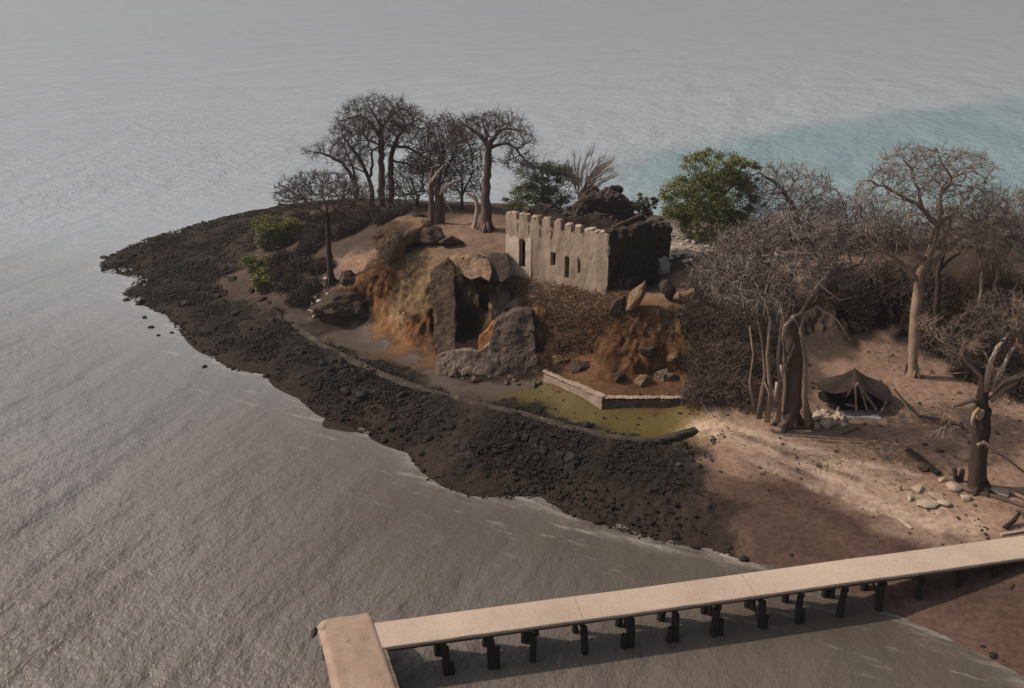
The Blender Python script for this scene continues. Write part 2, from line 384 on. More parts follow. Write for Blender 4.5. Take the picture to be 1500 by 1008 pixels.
def gz(xy):
    xy = np.atleast_2d(np.asarray(xy, float))[:, :2]; out = np.zeros(len(xy))
    for s in range(0, len(xy), 20000):
        q = xy[s:s + 20000]
        D = np.linalg.norm(q[:, None] - P3[None, :, :2], axis=2)
        out[s:s + 20000] = D @ _w[:-3] + _w[-3] + q @ _w[-2:]
    return out
def G(px, py, z0=None):
    """point of the ground seen at a photo pixel"""
    d = ray(px, py); t = np.linspace(28, 190, 1200)
    p = np.array([0, 0, CAM_H]) + t[:, None] * d
    h = np.maximum(gz(p), 0); k = np.argmax(p[:, 2] <= h)
    return np.array([p[k, 0], p[k, 1], h[k]])

DG = .19
xs = np.arange(-50, 66, DG); ys = np.arange(24, 118, DG)
gx, gy = np.meshgrid(xs, ys); XY = np.c_[gx.ravel(), gy.ravel()]
Z = gz(XY)
warp = np.c_[fbm(XY * .22, 4), fbm(XY * .22 + 91, 4)] * 2.2 + np.c_[fbm(XY * .9 + 5, 3), fbm(XY * .9 + 77, 3)] * .9
# soil colours by nearest control points, the hollow's shade painted in
colr = np.zeros((len(XY), 3)); rockw = np.zeros(len(XY))
isR = np.array([c[0] in (.022, .036) for c in CC], float)
for s in range(0, len(XY), 20000):
    q = XY[s:s + 20000] + warp[s:s + 20000]
    D = np.linalg.norm(q[:, None] - PC[None], axis=2)
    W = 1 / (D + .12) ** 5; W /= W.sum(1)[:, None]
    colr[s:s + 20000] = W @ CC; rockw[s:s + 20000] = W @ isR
sd_sh = poly_sd(XY, shore_poly)
flat = np.exp(-((Z - 1.15) / .12) ** 2) * (colr[:, 0] > .06)
amp = np.where(sd_sh > 0, .16, .05) + .14 * rockw * (sd_sh > 0) + .12 * sstep(2.5, 5, Z)
Zn = Z + amp * fbm(XY * .45, 5) * (1 - flat * .8) + rockw * sstep(0, 2, sd_sh) * .16 * (np.abs(fbm(XY * 1.6, 3)) * 2 - .5)
# keep the waterline ragged but where it is
Zn = np.where(sd_sh > 0, np.maximum(Zn, -.05 + .03 * np.minimum(sd_sh, 5) + .05 * fbm(XY * 1.3, 3)), Zn)
for px_, wd_, cc_, k_ in [([(1035,625),(1110,648),(1200,688),(1300,735),(1370,765)], .5, (.42,.32,.25), 1), ([(1055,640),(1140,680),(1230,712),(1290,735)], .35, (.34,.25,.19), .7), ([(1020,622),(1100,640),(1180,662),(1260,695),(1330,725),(1420,770)], 1.0, (.38,.285,.215), .9), ([(1060,628),(1150,652),(1250,678),(1340,700)], .22, (.44,.34,.265), 1), ([(1090,665),(1180,700),(1270,735),(1330,752)], .2, (.40,.30,.23), .9), ([(1075,636),(1170,668),(1260,702)], .16, (.10,.068,.052), .8), ([(1150,665),(1280,675),(1400,668)], .3, (.13,.09,.07), .6), ([(1120,700),(1230,745),(1330,785),(1420,800)], .5, (.05,.033,.027), .6), ([(1290,760),(1400,790),(1500,800)], .5, (.30,.22,.165), .6)]:
    ln_ = np.array([at(x, y, 1.7)[:2] for x, y in px_]); dd_ = np.full(len(XY), 1e9)
    for a, b in zip(ln_[:-1], ln_[1:]):
        e = b - a; t_ = np.clip(((XY - a) @ e) / (e @ e), 0, 1); dd_ = np.minimum(dd_, np.hypot(*(XY - a - t_[:, None] * e).T))
    m_ = np.exp(-((dd_ + .22 * fbm(XY * 1.1 + 60, 4)) / wd_) ** 2) * k_ * sstep(-.8, -.1, fbm(XY * 1.4 + 20, 4)); colr = colr * (1 - m_[:, None]) + np.array(cc_) * m_[:, None]
nyv, nxv = gx.shape
V = np.c_[XY, Zn]
Zg = Zn.reshape(nyv, nxv); gyy, gxx = np.gradient(Zg, DG)
slope = np.hypot(gxx, gyy).ravel()
# steep faces: gullies and ledges pushed out along the normal
nrm = np.stack([-gxx, -gyy, np.ones_like(gxx)], -1).reshape(-1, 3); nrm /= np.linalg.norm(nrm, axis=1)[:, None]
st = sstep(.45, 1.1, slope)
ridg = np.abs(fbm(np.c_[XY[:, 0] * 1.5 + Zn * .55, Zn * .25, XY[:, 1] * .7], 4))
V = V + nrm * (st * (.62 * (ridg * 2.4 - .6) + .34 * fbm(V * .9, 4) + .22 * np.abs(fbm(V * 2.6, 3))))[:, None]
dz = V.reshape(nyv, nxv, 3); du = np.gradient(dz, axis=1); dv = np.gradient(dz, axis=0)
VN = np.cross(du.reshape(-1, 3), dv.reshape(-1, 3)); VN /= np.linalg.norm(VN, axis=1)[:, None] + 1e-9
i = np.arange(nyv - 1)[:, None] * nxv + np.arange(nxv - 1)[None]
FQ = np.stack([i, i + 1, i + 1 + nxv, i + nxv], -1).reshape(-1, 4)
FQ = FQ[(V[FQ][:, :, 2].max(1) > -1.1)]
fc = colr[FQ].mean(1); fz = V[FQ][:, :, 2].mean(1); fs_ = slope[FQ].mean(1); fxy = XY[FQ].mean(1)
CK = list(CT); CA = np.array([CT[k] for k in CK])
cls = np.argmin(np.linalg.norm(np.log(fc[:, None]) - np.log(CA[None]), axis=2), axis=1)
kk = np.array(['rocky_shore' if k in 'RK' else 'mud_flat' if k == 'Mu' else 'tidal_terrace' if k in 'PO' else 'ground' for k in CK])[cls]
kk = np.where((fs_ > .6) & (fz > 1.6), 'cliff', kk)
kk = np.where((kk == 'rocky_shore') & (fz > 2.2), 'ground', kk)
kk = np.where((kk == 'tidal_terrace') & ((fz > 1.6) | (fxy[:, 0] > 14) | (fz < .8)), 'ground', kk)
for nm in ('ground', 'cliff', 'rocky_shore', 'mud_flat', 'tidal_terrace'):
    f = FQ[kk == nm]
    if not len(f): continue
    used, inv = np.unique(f, return_inverse=True)
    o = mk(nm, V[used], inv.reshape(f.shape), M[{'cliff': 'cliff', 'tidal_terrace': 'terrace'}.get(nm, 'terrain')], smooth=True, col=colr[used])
    o.data.normals_split_custom_set_from_vertices([tuple(n) for n in VN[used]])
    tag(o, kind='structure')

# ------------------------------------------------------------------ water
def axis(*parts): return np.unique(np.round(np.concatenate(parts), 4))
wx = axis(-np.geomspace(70, 5000, 24), np.arange(-70, -50, 2), np.arange(-50, 50.1, .5), np.arange(50, 160, 2.5), np.geomspace(160, 5000, 20))
wy = axis([-400, -100, -20, 0], np.arange(8, 20, 2), np.arange(20, 122, .5), np.arange(122, 260, 2.5), np.geomspace(260, 7000, 26))
ax, ay = np.meshgrid(wx, wy); WXY = np.c_[ax.ravel(), ay.ravel()]
wsd = -poly_sd(WXY, shore_poly)
line = 140 + .66 * (WXY[:, 0] - 14) + 6 * fbm(WXY * .03, 3)
teal = (.72 + .28 * sstep(-.4, .3, fbm(WXY * .045 + 3, 4))) * sstep(-2.5, 8, line - WXY[:, 1] + 5 * fbm(WXY * .11, 4)) * sstep(6, 22, WXY[:, 0] - .12 * (WXY[:, 1] - 110)) * sstep(95, 112, WXY[:, 1])
i = np.arange(len(wy) - 1)[:, None] * len(wx) + np.arange(len(wx) - 1)[None]
FW = np.stack([i, i + 1, i + 1 + len(wx), i + len(wx)], -1).reshape(-1, 4)
def water_material():
    m = bpy.data.materials.new('sea_water'); m.use_nodes = True
    t = m.node_tree; N = t.nodes; L = t.links; p = N['Principled BSDF']
    co = N.new('ShaderNodeTexCoord')
    def noise(scale, rot, st, detail=4, rough=.5):
        mp = N.new('ShaderNodeMapping'); mp.vector_type = 'TEXTURE'; mp.inputs['Rotation'].default_value = (0, 0, R(rot)); mp.inputs['Scale'].default_value = (st, 1, 1)
        L.new(co.outputs['Object'], mp.inputs[0])
        n = N.new('ShaderNodeTexNoise'); n.inputs['Scale'].default_value = scale; n.inputs['Detail'].default_value = detail; n.inputs['Roughness'].default_value = rough
        L.new(mp.outputs[0], n.inputs['Vector']); return n.outputs[0]
    def math_(op, a, b=None, c=None):
        n = N.new('ShaderNodeMath'); n.operation = op
        for k, x in enumerate((a, b, c)):
            if x is None: continue
            if isinstance(x, (int, float)): n.inputs[k].default_value = x
            else: L.new(x, n.inputs[k])
        return n.outputs[0]
    def rng_(x, a, b, c=0, d=1):
        n = N.new('ShaderNodeMapRange'); L.new(x, n.inputs[0])
        for k, q in enumerate((a, b, c, d)): n.inputs[k + 1].default_value = q
        return n.outputs[0]
    def mixc(f, a, b):
        n = N.new('ShaderNodeMix'); n.data_type = 'RGBA'
        if isinstance(f, float): n.inputs[0].default_value = f
        else: L.new(f, n.inputs[0])
        for k, x in ((6, a), (7, b)):
            if isinstance(x, tuple): n.inputs[k].default_value = (*x, 1)
            else: L.new(x, n.inputs[k])
        return n.outputs[2]
    sp = N.new('ShaderNodeSeparateXYZ'); L.new(co.outputs['Object'], sp.inputs[0])
    # heights: chop lying with the wind, swell, fine ripples
    swell = noise(.12, 68, 2.6, 3)                              # crests run almost straight away from the camera
    chop = noise(.45, 62, 1.9, 6, .62)
    cross = noise(.7, 115, 1.5, 5, .62)
    rip = noise(2.6, 80, 1.4, 4, .65)
    gust = rng_(noise(.03, 60, 2, 3), .35, .65, .5, 1.2)               # wind patches
    h = math_('MULTIPLY_ADD', swell, 2.2, math_('MULTIPLY_ADD', math_('MULTIPLY', chop, gust), .72, math_('MULTIPLY_ADD', math_('MULTIPLY', cross, gust), .42, math_('MULTIPLY', rip, math_('MULTIPLY', rng_(sp.outputs[1], 30, 120, 1, .2), .17)))))
    sh = N.new('ShaderNodeAttribute'); sh.attribute_name = 'shore'
    calm = rng_(sh.outputs['Fac'], 0, 18, .25, 1)                # lee water close to land is calm
    bp = N.new('ShaderNodeBump'); bp.inputs['Distance'].default_value = 1.0
    L.new(math_('MULTIPLY', math_('MULTIPLY', calm, .9), rng_(sp.outputs[1], 50, 260, 1, .3)), bp.inputs['Strength']); L.new(h, bp.inputs['Height']); L.new(bp.outputs[0], p.inputs['Normal'])
    # body colour: silt, far grey with haze and sky reflection painted in, turquoise shoal
    patch = noise(.035, 60, 1, 5)
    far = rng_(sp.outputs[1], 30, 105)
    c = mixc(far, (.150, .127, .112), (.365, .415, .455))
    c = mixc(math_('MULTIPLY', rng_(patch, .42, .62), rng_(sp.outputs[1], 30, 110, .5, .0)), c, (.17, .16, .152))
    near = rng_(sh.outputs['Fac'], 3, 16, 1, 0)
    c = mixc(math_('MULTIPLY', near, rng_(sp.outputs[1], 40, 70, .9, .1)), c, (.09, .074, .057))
    tl = N.new('ShaderNodeAttribute'); tl.attribute_name = 'teal'
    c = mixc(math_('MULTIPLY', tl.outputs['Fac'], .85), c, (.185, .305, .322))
    # foam flecks: along the waterline and on the chop
    fn = noise(1.3, -24, 5, 7, .72)
    edge = math_('MULTIPLY', rng_(sh.outputs['Fac'], .1, 1.5, 1, 0), rng_(fn, .46, .66))
    e2 = math_('MULTIPLY', rng_(sh.outputs['Fac'], .3, 7, 1, 0), rng_(fn, .575, .70))
    fleck = math_('MULTIPLY', rng_(noise(.8, 62, 2.5, 7, .72), .72, .78), .4)
    f = math_('MAXIMUM', math_('MAXIMUM', edge, e2), fleck)
    c = mixc(math_('MULTIPLY', f, .55), c, (.5, .47, .43))
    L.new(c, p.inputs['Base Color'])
    L.new(rng_(f, 0, 1, .16, .7), p.inputs['Roughness'])
    p.inputs['IOR'].default_value = 1.33
    return m
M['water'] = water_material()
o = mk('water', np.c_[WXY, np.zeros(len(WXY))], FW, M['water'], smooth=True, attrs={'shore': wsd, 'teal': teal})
tag(o, kind='structure')
sb = mk('sea_bed', np.array([[-5000, -400, -3.], [5000, -400, -3], [5000, 7000, -3], [-5000, 7000, -3]]), np.array([[0, 1, 2, 3]]), M['terrain'], col=np.array([[.08, .06, .05]] * 4))
tag(sb, kind='structure')

# ------------------------------------------------------------------ the jetty
def make_jetty():
    zd = 2.05
    A = (at(560, 915, zd) + at(570, 945, zd)) / 2; B = (at(1500, 788, zd) + at(1500, 815, zd)) / 2
    d = (B - A)[:2]; d /= np.linalg.norm(d); pn = np.array([-d[1], d[0]])        # pn points away from the camera
    ang = math.atan2(d[1], d[0]); RZ = rotz(ang)
    t = thing('jetty', (A[0], A[1], 0), 'long pale concrete footbridge jetty on dark piles with a square pier head', 'jetty')
    wd = 1.66
    # deck in cast slabs, butted with narrow joints, slightly uneven
    L_ = 42.0; joints = [-0.5, 8.9, 17.35, 26.0, 34.5, L_]
    for a, b in zip(joints[:-1], joints[1:]):
        n = int((b - a) / .35); mb = MB()
        u = np.linspace(a + .012, b - .012, n + 1)
        sec = [(-wd/2, -.13), (-wd/2, 0.0), (-wd/2 + .03, .03), (0, .035), (wd/2 - .03, .03), (wd/2, 0), (wd/2, -.13)]
        W = []
        for q in u:
            e = .018 * fbm(np.array([[q * .35, 1.]]), 2)[0]; h = .02 * fbm(np.array([[q * .2, 7.]]), 2)[0]
            for k, (s, z) in enumerate(sec):
                j = .014 * fbm(np.array([[q * 2.3, k * 3.]]), 3)[0]
                p = A[:2] + d * q + pn * (s + e + (j if k in (0, 1, 5, 6) else 0)); W.append([p[0], p[1], zd + z + h])
        W = np.array(W); k = len(sec); ii = np.arange(n)[:, None] * k; jj = np.arange(k)[None]; j2 = (jj + 1) % k
        F = np.stack([ii + jj, ii + k + jj, ii + k + j2, ii + j2], -1).reshape(-1, 4)
        W_n = len(W); capA = np.arange(k)[None]; capB = (np.arange(k)[::-1] + n * k)[None]
        mk('deck_slab', W, [F, capA, capB], M['deck'], t)
    for s in (-.62, .62):                                    # stringers under the slabs
        m = MB(); c = A[:2] + d * L_ / 2 + pn * s
        m.box((c[0], c[1], zd - .13 - .112), (L_ - .1, .16, .22), RZ); m.build('stringer', M['beam'], t)
    # pile bents
    g = np.random.default_rng(5)
    us = []
    for x in (650, 720, 787, 855, 925, 992, 1056, 1118, 1178, 1243, 1300, 1357, 1412, 1466, 1520):
        q0, q1 = at(x, 800, zd)[:2], at(x, 900, zd)[:2]; e = q1 - q0; En = A[:2] - pn * wd / 2 - q0
        us.append(float((En[1] * e[0] - En[0] * e[1]) / (d[0] * e[1] - d[1] * e[0])))
    for q in us:
        cx = A[:2] + d * q
        ground = min(gz([cx])[0], 2.0)
        m = MB(); m.box((cx[0], cx[1], zd - .46), (.2, wd * .98, .2), RZ); m.build('crossbeam', M['pile'], t)
        for side in (-1, 1):
            s = side * (.66 + g.uniform(-.05, .05)); off = g.uniform(-.12, .12)
            p = cx + pn * s + d * off
            lean = d * g.uniform(-.1, .1) + pn * side * -.05
            r = g.uniform(.15, .2); zb = min(ground, 0) - 1.0
            zt = zd - .56
            pts = np.array([[*(p - lean * (zt - z)), z] for z in np.linspace(zb, zt, 7)])
            m = MB(); m.tube(pts, np.linspace(r * 1.12, r, 7), 8, True, .1); m.build('pile', M['pile'], t, smooth=False)
            if g.random() < .5:                              # old broken stub beside the pile
                p2 = p + d * g.uniform(.2, .32) * g.choice([-1, 1]) - pn * .1; hh = g.uniform(.6, 1.2)
                m = MB(); m.tube(np.array([[p2[0], p2[1], z] for z in (zb, hh * .5, hh)]), [r * .95, r * .9, r * .75], 7, True, .15)
                m.build('pile_stub', M['pile'], t)
    for q in us[1:14:3]:                                     # raking brace at each bent
        cx = A[:2] + d * q; m = MB()
        a = cx + pn * .6; b = cx - pn * .6 + d * .1
        m.tube(np.array([[*a, zd - .7], [*b, .25]]), .055, 5); m.build('brace', M['pile'], t)
    # pier head: a cracked slab with rounded far edge on a solid dark footing
    zh = 2.17
    c0, c1, c2 = at(461, 902, zh), at(545, 889, zh), at(586, 1006, zh)
    c3 = c0 + (c2 - c1) * 1.0
    ex = (c1 - c0)[:2]; ey = (c2 - c1)[:2] * 1.55
    n1, n2 = 26, 44; W = []
    for a in np.linspace(0, 1, n2 + 1):
        for b in np.linspace(0, 1, n1 + 1):
            rim = min(b, 1 - b) * np.linalg.norm(ex); top = a * np.linalg.norm(ey)
            p = c0[:2] + ex * b + ey * a
            cut = max(0, .5 - b * np.linalg.norm(ex)) * max(0, .5 - top) * .9
            z = zh - .16 * (1 - sstep(0, .28, rim)) - .30 * (1 - sstep(0, .8, top)) + .03 * fbm(np.array([[p[0] * 1.3, p[1] * 1.3]]), 4)[0] - cut
            jit = .07 * fbm(np.array([[p[0] * 2.1 + 9, p[1] * 2.1]]), 3)[0] if b in (0, 1) or a == 0 else 0
            W.append([p[0] + jit, p[1] + jit, z])
    W = np.array(W); nn = len(W); W2 = W.copy(); W2[:, 2] = zh - .62 + .04 * fbm(W2[:, :2] * 1.7, 2)
    ii = np.arange(n2)[:, None] * (n1 + 1) + np.arange(n1)[None]
    top = np.stack([ii, ii + n1 + 1, ii + n1 + 2, ii + 1], -1).reshape(-1, 4)
    ring = np.r_[np.arange(n1 + 1), np.arange(1, n2 + 1) * (n1 + 1) + n1, n2 * (n1 + 1) + np.arange(n1 - 1, -1, -1), np.arange(n2 - 1, 0, -1) * (n1 + 1)]
    r2 = np.roll(ring, -1)
    side = np.stack([ring, r2, r2 + nn, ring + nn], -1)
    mk('pier_head', np.r_[W, W2], [top, top[:, ::-1] + nn, side], M['head'], t, smooth=False)
    exn = ex / np.linalg.norm(ex); eyn = ey / np.linalg.norm(ey)
    for a in (.06, .34, .62, .9):
        for b in (.12, .5, .88):
            p = c0[:2] + ex * b + ey * a; m = MB()
            m.tube(np.array([[p[0], p[1], z] for z in (-1.2, .3, .9, zh - .6)]), [.26, .24, .22, .2], 9, True, .06); m.build('pile', M['pile'], t)
    m = MB(); c = c0[:2] + ex * .5 + ey * .5                   # sheeting wall under the head, landward side
    p = c0[:2] + ex * .93 + ey * .52
    m.box((p[0], p[1], .55), (.12, np.linalg.norm(ey) * .9, 1.9), rotz(math.atan2(-ey[0], ey[1])))
    m.build('sheeting', M['pile'], t)
    p = c0 + np.array([0.12, -.75, -.05])                      # broken bracket on the outer edge
    v, f = rock(p + np.array([-.02, 0, -.28]), (.14, .35, .16), 2, 3); mk('bracket', v, f, M['pile'], t)
    o = mk('mooring_rope', *tube(np.array([p + np.array([.1, -1.6, -.5]) + np.array([-.22, -.42, -.62]) * k + np.array([0, 0, .06 * (k - 2) ** 2]) for k in np.linspace(0, 3.2, 9)]), .022, 5), M['rope'], origin=p)
    tag(o, 'thin pale rope hanging from the outer edge of the pier head into the water', 'rope')
make_jetty()

# ------------------------------------------------------------------ masonry built as a fine grid of cells with ragged openings
def cell_wall(name, P, ux, L_, base, topf, thick, solid, m, parent, res=.1, jit=.03, mb=None):
    """P start point, ux unit direction; topf(u) top height above base, solid(u, v) False in openings"""
    ux = np.asarray(ux, float); un = np.array([ux[1], -ux[0]])           # outward (towards the camera side)
    nu, nv = int(round(L_ / res)), int(round(max(topf(u) for u in np.linspace(0, L_, 60)) / res))
    U, Vv = np.meshgrid((np.arange(nu) + .5) * res, (np.arange(nv) + .5) * res)
    tops = np.array([topf(u) for u in (np.arange(nu) + .5) * res])
    fill = (Vv < tops[None]) & solid(U, Vv)
    K = nu + 1
    gu, gv = np.meshgrid(np.arange(nu + 1) * res, np.arange(nv + 1) * res)
    Vs = []
    for s in (0, 1):
        q = np.c_[gu.ravel(), gv.ravel()]
        du = jit * 1.5 * fbm(q * 3.1 + s * 50, 3); dv = jit * 1.5 * fbm(q * 3.1 + 31 + s * 50, 3); dn = jit * 2.2 * fbm(q * .9 + 11 + s * 50, 5)
        du[gu.ravel() <= 0] = 0
        xy = np.asarray(P)[:2] + np.outer(gu.ravel() + du, ux) + np.outer(dn + (0 if s == 0 else -thick), un)
        Vs.append(np.c_[xy, base + gv.ravel() + dv])
    n = len(Vs[0]); V = np.concatenate(Vs)
    r, c = np.nonzero(fill); b = r * K + c
    F = [np.stack([b, b + 1, b + 1 + K, b + K], -1), np.stack([b, b + K, b + 1 + K, b + 1], -1) + n]
    pad = np.pad(fill, 1)
    for dr, dc, e in ((0, -1, (K, 0)), (0, 1, (1, K + 1)), (-1, 0, (0, 1)), (1, 0, (K + 1, K))):
        mk_ = fill & ~pad[1 + dr:1 + dr + nv, 1 + dc:1 + dc + nu]
        r, c = np.nonzero(mk_); b = r * K + c
        F.append(np.stack([b + e[0], b + e[1], b + e[1] + n, b + e[0] + n], -1))
    F = np.concatenate(F); used, inv = np.unique(F, return_inverse=True)
    if mb is not None: mb.add(V[used], inv.reshape(F.shape)); return
    return mk(name, V[used], inv.reshape(F.shape), m, parent)

def make_fort():
    a = at(741, 405, 6.0); b = at(889, 435, 6.0)
    ux = (b - a)[:2]; L_ = np.linalg.norm(ux); ux /= L_; un = np.array([ux[1], -ux[0]])
    if un[1] > 0: un = -un
    t = thing('fort_ruin', (a[0], a[1], 6), 'roofless tan fort ruin with crenellated wall and arched openings above the cliff', 'fort ruin')
    def uv(px, py):
        d = ray(px, py); o = np.array([0, 0, CAM_H]); s = ((a[:2] - o[:2]) @ un) / (d[:2] @ un); p = o + s * d
        return (p[:2] - a[:2]) @ ux, p[2]
    base = 4.2
    tops = [(740,311),(757,311),(758,313),(787,318),(803,321),(820,327),(835,333),(850,337),(862,341),(888,346)]
    tp = np.array([uv(*q) for q in tops]); topv = float(np.median(tp[:, 1]))
    notch = [(758.5, 2.2, .5), (775, 3.2, .55), (791.5, 3.2, .62), (808.5, 3, .62), (824.5, 3, .5), (839, 3, .45), (853, 2.8, .45)]
    nt_ = [(uv(x, 325)[0], w_ * mpp(66), h) for x, w_, h in notch]
    def topf(u):
        z = np.interp(u, tp[:, 0], tp[:, 1]) * .6 + topv * .4 + .05 * math.sin(u * 7) + .04 * math.sin(u * 17 + 1)
        for c, hw, h in nt_:
            if abs(u - c) < hw: z -= h + .06 * math.sin(u * 40)
        if u < .25: z -= .12
        return z - base
    ops = []
    for x, y0, y1, w_, arch in [(765, 350, 391, 9.5, 1), (809.8, 369, 390, 6.8, 0), (829.6, 375, 408, 7, 1), (847.5, 375, 400, 5, 2)]:
        u0 = uv(x - w_ / 2, y1)[0]; u1 = uv(x + w_ / 2, y1)[0]; v1 = uv(x, y0)[1] - base; v0 = uv(x, y1)[1] - base
        ops.append((u0, u1, v0, v1, arch))
    def solid(U, Vv):
        s = np.ones(U.shape, bool)
        for u0, u1, v0, v1, arch in ops:
            c = (u0 + u1) / 2; hw = (u1 - u0) / 2; du = (U - c) / hw
            top = v1 - (hw * (1 - np.sqrt(np.clip(1 - du ** 2, 0, 1))) if arch == 1 else 0) - (np.abs(du + .6) * .35 if arch == 2 else 0)
            s &= ~((np.abs(du) < 1) & (Vv > v0) & (Vv < top))
        return s
    front = cell_wall('front_wall', a, ux, L_, base, topf, .55, solid, M['plaster'], t, .065, .022)
    # thickened, brighter plaster at the left end, proud of the wall, with an opening frame
    u0, u1, v0, v1, _ = ops[0]
    def sol2(U, Vv):
        ragged = .12 * np.sin(U * 9) + .08 * np.sin(U * 23 + 1)
        return ~((U > u0) & (U < u1 + .02) & (Vv > v0)) & (Vv > 1.05 + ragged) & (Vv < v1 + .12 + ragged * .6)
    p2 = a[:2] + un * .05
    cell_wall('plaster_facing', p2, ux, u1 + .5, base, lambda u: v1 + .5, .045, sol2, M['stain'], t, .065, .012)
    for c, hw, h in nt_[:4]:                                   # eroded chutes below the first notches
        ln = .62
        m = MB(); x = a[:2] + ux * c + un * .012
        v, f = rock(np.array([x[0], x[1], topv - h - ln * .72]), (.055, .035, ln * .7), 2, int(c * 10), .3, 3, rotz(math.atan2(ux[1], ux[0])))
        mk('eroded_chute', v, f, M['basalt'], t)
    # coping stones along the parapet
    g = np.random.default_rng(3); mb = MB()
    edges = [0] + [q for c, hw, h in nt_ for q in (c - hw, c + hw)] + [L_]
    for k in range(0, len(edges), 2):
        u_, e = edges[k], edges[k + 1]
        while u_ < e - .1:
            w_ = min(g.uniform(.3, .55), e - u_); x = a[:2] + ux * (u_ + w_ / 2) - un * .27
            v, f = rock([x[0], x[1], base + topf(u_ + w_ / 2) + .02], (w_ * .62, .34, .13), 2, int(g.integers(999)), .22, 4, rotz(math.atan2(ux[1], ux[0])))
            mb.add(v, f); u_ += w_
    mb.build('coping', M['plaster'], t)
    # side wall running back from the near corner, dark rubble masonry
    c = a[:2] + ux * L_; bk = atY(941, 331, 66.2)[:2]; sx = bk - c; sl = np.linalg.norm(sx); sx /= sl
    c = c + sx * .0
    sideL = sl + 1.0
    rg = lambda u: topv - base - .05 - (.0 if u < 1.1 else .75 if u < 1.7 else .25 if u < 2.5 else 1.0 if u < 3.1 else .45) - .12 * abs(math.sin(u * 5))
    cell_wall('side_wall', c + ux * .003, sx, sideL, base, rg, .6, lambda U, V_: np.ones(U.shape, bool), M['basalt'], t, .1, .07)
    # left end wall, hidden back wall, added inner slab that keeps the rooms dark
    bl = a[:2] - un * 3.4
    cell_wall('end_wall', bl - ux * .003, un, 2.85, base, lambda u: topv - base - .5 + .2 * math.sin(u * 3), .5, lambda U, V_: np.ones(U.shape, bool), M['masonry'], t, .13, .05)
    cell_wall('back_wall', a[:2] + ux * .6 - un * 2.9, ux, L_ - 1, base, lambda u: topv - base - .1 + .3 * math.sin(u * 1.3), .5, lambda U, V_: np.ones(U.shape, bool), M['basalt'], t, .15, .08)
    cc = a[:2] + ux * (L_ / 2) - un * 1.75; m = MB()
    m.box((cc[0], cc[1], topv - 2.3), (L_ - .8, 2.1, .2), rotz(math.atan2(ux[1], ux[0]))); m.build('added_shade_slab', M['masonry'], t)
    # broken beam of pale stone lying along the top of the side wall
    q0 = np.array([*(c - un * .2 + sx * .1), topv + .1]); q1 = np.array([*(c + sx * sl * .96), topv + .22])
    m = MB(); m.tube(np.linspace(q0, q1, 9), .13, 7, True, .2); m.build('wall_coping', M['masonry'], t)
    return t, a, ux, un, L_, topv
FT, fa, fux, fun, fL, ftop = make_fort()

def lumps(c, size, n, seed, sc=.35, top=1.0):
    """ragged lump of crumbled stones filling an upright block"""
    g = np.random.default_rng(seed); mb = MB(); c = np.asarray(c, float); size = np.asarray(size, float)
    for k in range(n):
        p = g.uniform(-1, 1, 3)
        s = g.uniform(.6, 1.25, 3) * sc
        v, f = rock(c + p * size, s, 2, int(g.integers(9999)), .3, 4); mb.add(v, f)
    return mb
def crumbled(name, c, L_, ang, base, topf, thick, m, label, cat, seed, sc=.3, group=None):
    """a free standing ruined wall: core plus weathered stones along its head and face"""
    t = thing(name, (c[0], c[1], base), label, cat, group)
    ux = np.array([math.cos(ang), math.sin(ang)]); un = np.array([ux[1], -ux[0]])
    g = np.random.default_rng(seed); mb = MB()
    cell_wall('core', np.asarray(c[:2]) - ux * L_ / 2 + un * thick / 2, ux, L_, base, topf, thick, lambda U, V_: np.ones(U.shape, bool), m, t, .12, .09, mb=mb)
    for u in np.arange(0, L_, sc * .8):
        for q in range(2):
            p = np.asarray(c[:2]) + ux * (u - L_ / 2) + un * g.uniform(-.5, .5) * thick
            v, f = rock([p[0], p[1], base + topf(u) + g.uniform(-.1, .12)], g.uniform(.6, 1.2, 3) * sc, 2, int(g.integers(9999)), .3, 4); mb.add(v, f)
    for k in range(int(L_ * 16)):
        u = g.uniform(0, L_); z = g.uniform(0, topf(u)); p = np.asarray(c[:2]) + ux * (u - L_ / 2) + un * (thick / 2)
        v, f = rock([p[0], p[1], base + z], g.uniform(.5, 1.1, 3) * sc * .7, 1, int(g.integers(9999)), .3, 4); mb.add(v, f)
    mb.build('masonry', m, t)
    return t
def prof(pts):
    a = np.array(pts, float); return lambda u: float(np.interp(u, a[:, 0], a[:, 1]))
Yk = 68.6
kt = [atY(x, y, Yk) for x, y in [(838,318),(845,300),(858,284),(872,282),(884,287),(893,279),(907,282),(917,296),(926,306)]]
k0 = kt[0][0]; kb = 6.5
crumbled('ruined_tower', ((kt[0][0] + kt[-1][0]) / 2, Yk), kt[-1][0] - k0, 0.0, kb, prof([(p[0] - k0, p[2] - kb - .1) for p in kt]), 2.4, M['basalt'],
         'dark brown crumbling tower stump with lumpy top behind the crenellated fort wall', 'ruined tower', 11, .38)
Ym = 67.6
p0, p1 = atY(932, 330, Ym), atY(981, 328, Ym); mb_ = 5.8
crumbled('ruined_wall', ((p0[0] + p1[0]) / 2, Ym), p1[0] - p0[0], .12, mb_, prof([(0, p0[2] - mb_ - .2), (1.2, p0[2] - mb_), (2.0, p1[2] - mb_ + .1), (2.6, p1[2] - mb_ - .2)]), 1.5, M['basalt'],
         'dark square wall stump at the back right corner of the fort', 'ruined wall', 12, .26)
p0 = atY(973, 406, 66.2)
t = thing('broken_wall_block', (p0[0], p0[1], p0[2]), 'small whitewashed block of broken wall at the foot of the dark stump', 'wall block')
cell_wall('core', p0[:2] - np.array([.48, 0]), (1, .05), .95, p0[2] - .2, prof([(0, 1.55), (.5, 1.7), (.95, 1.3)]), .6, lambda U, V_: np.ones(U.shape, bool), M['white'], t, .1, .06)

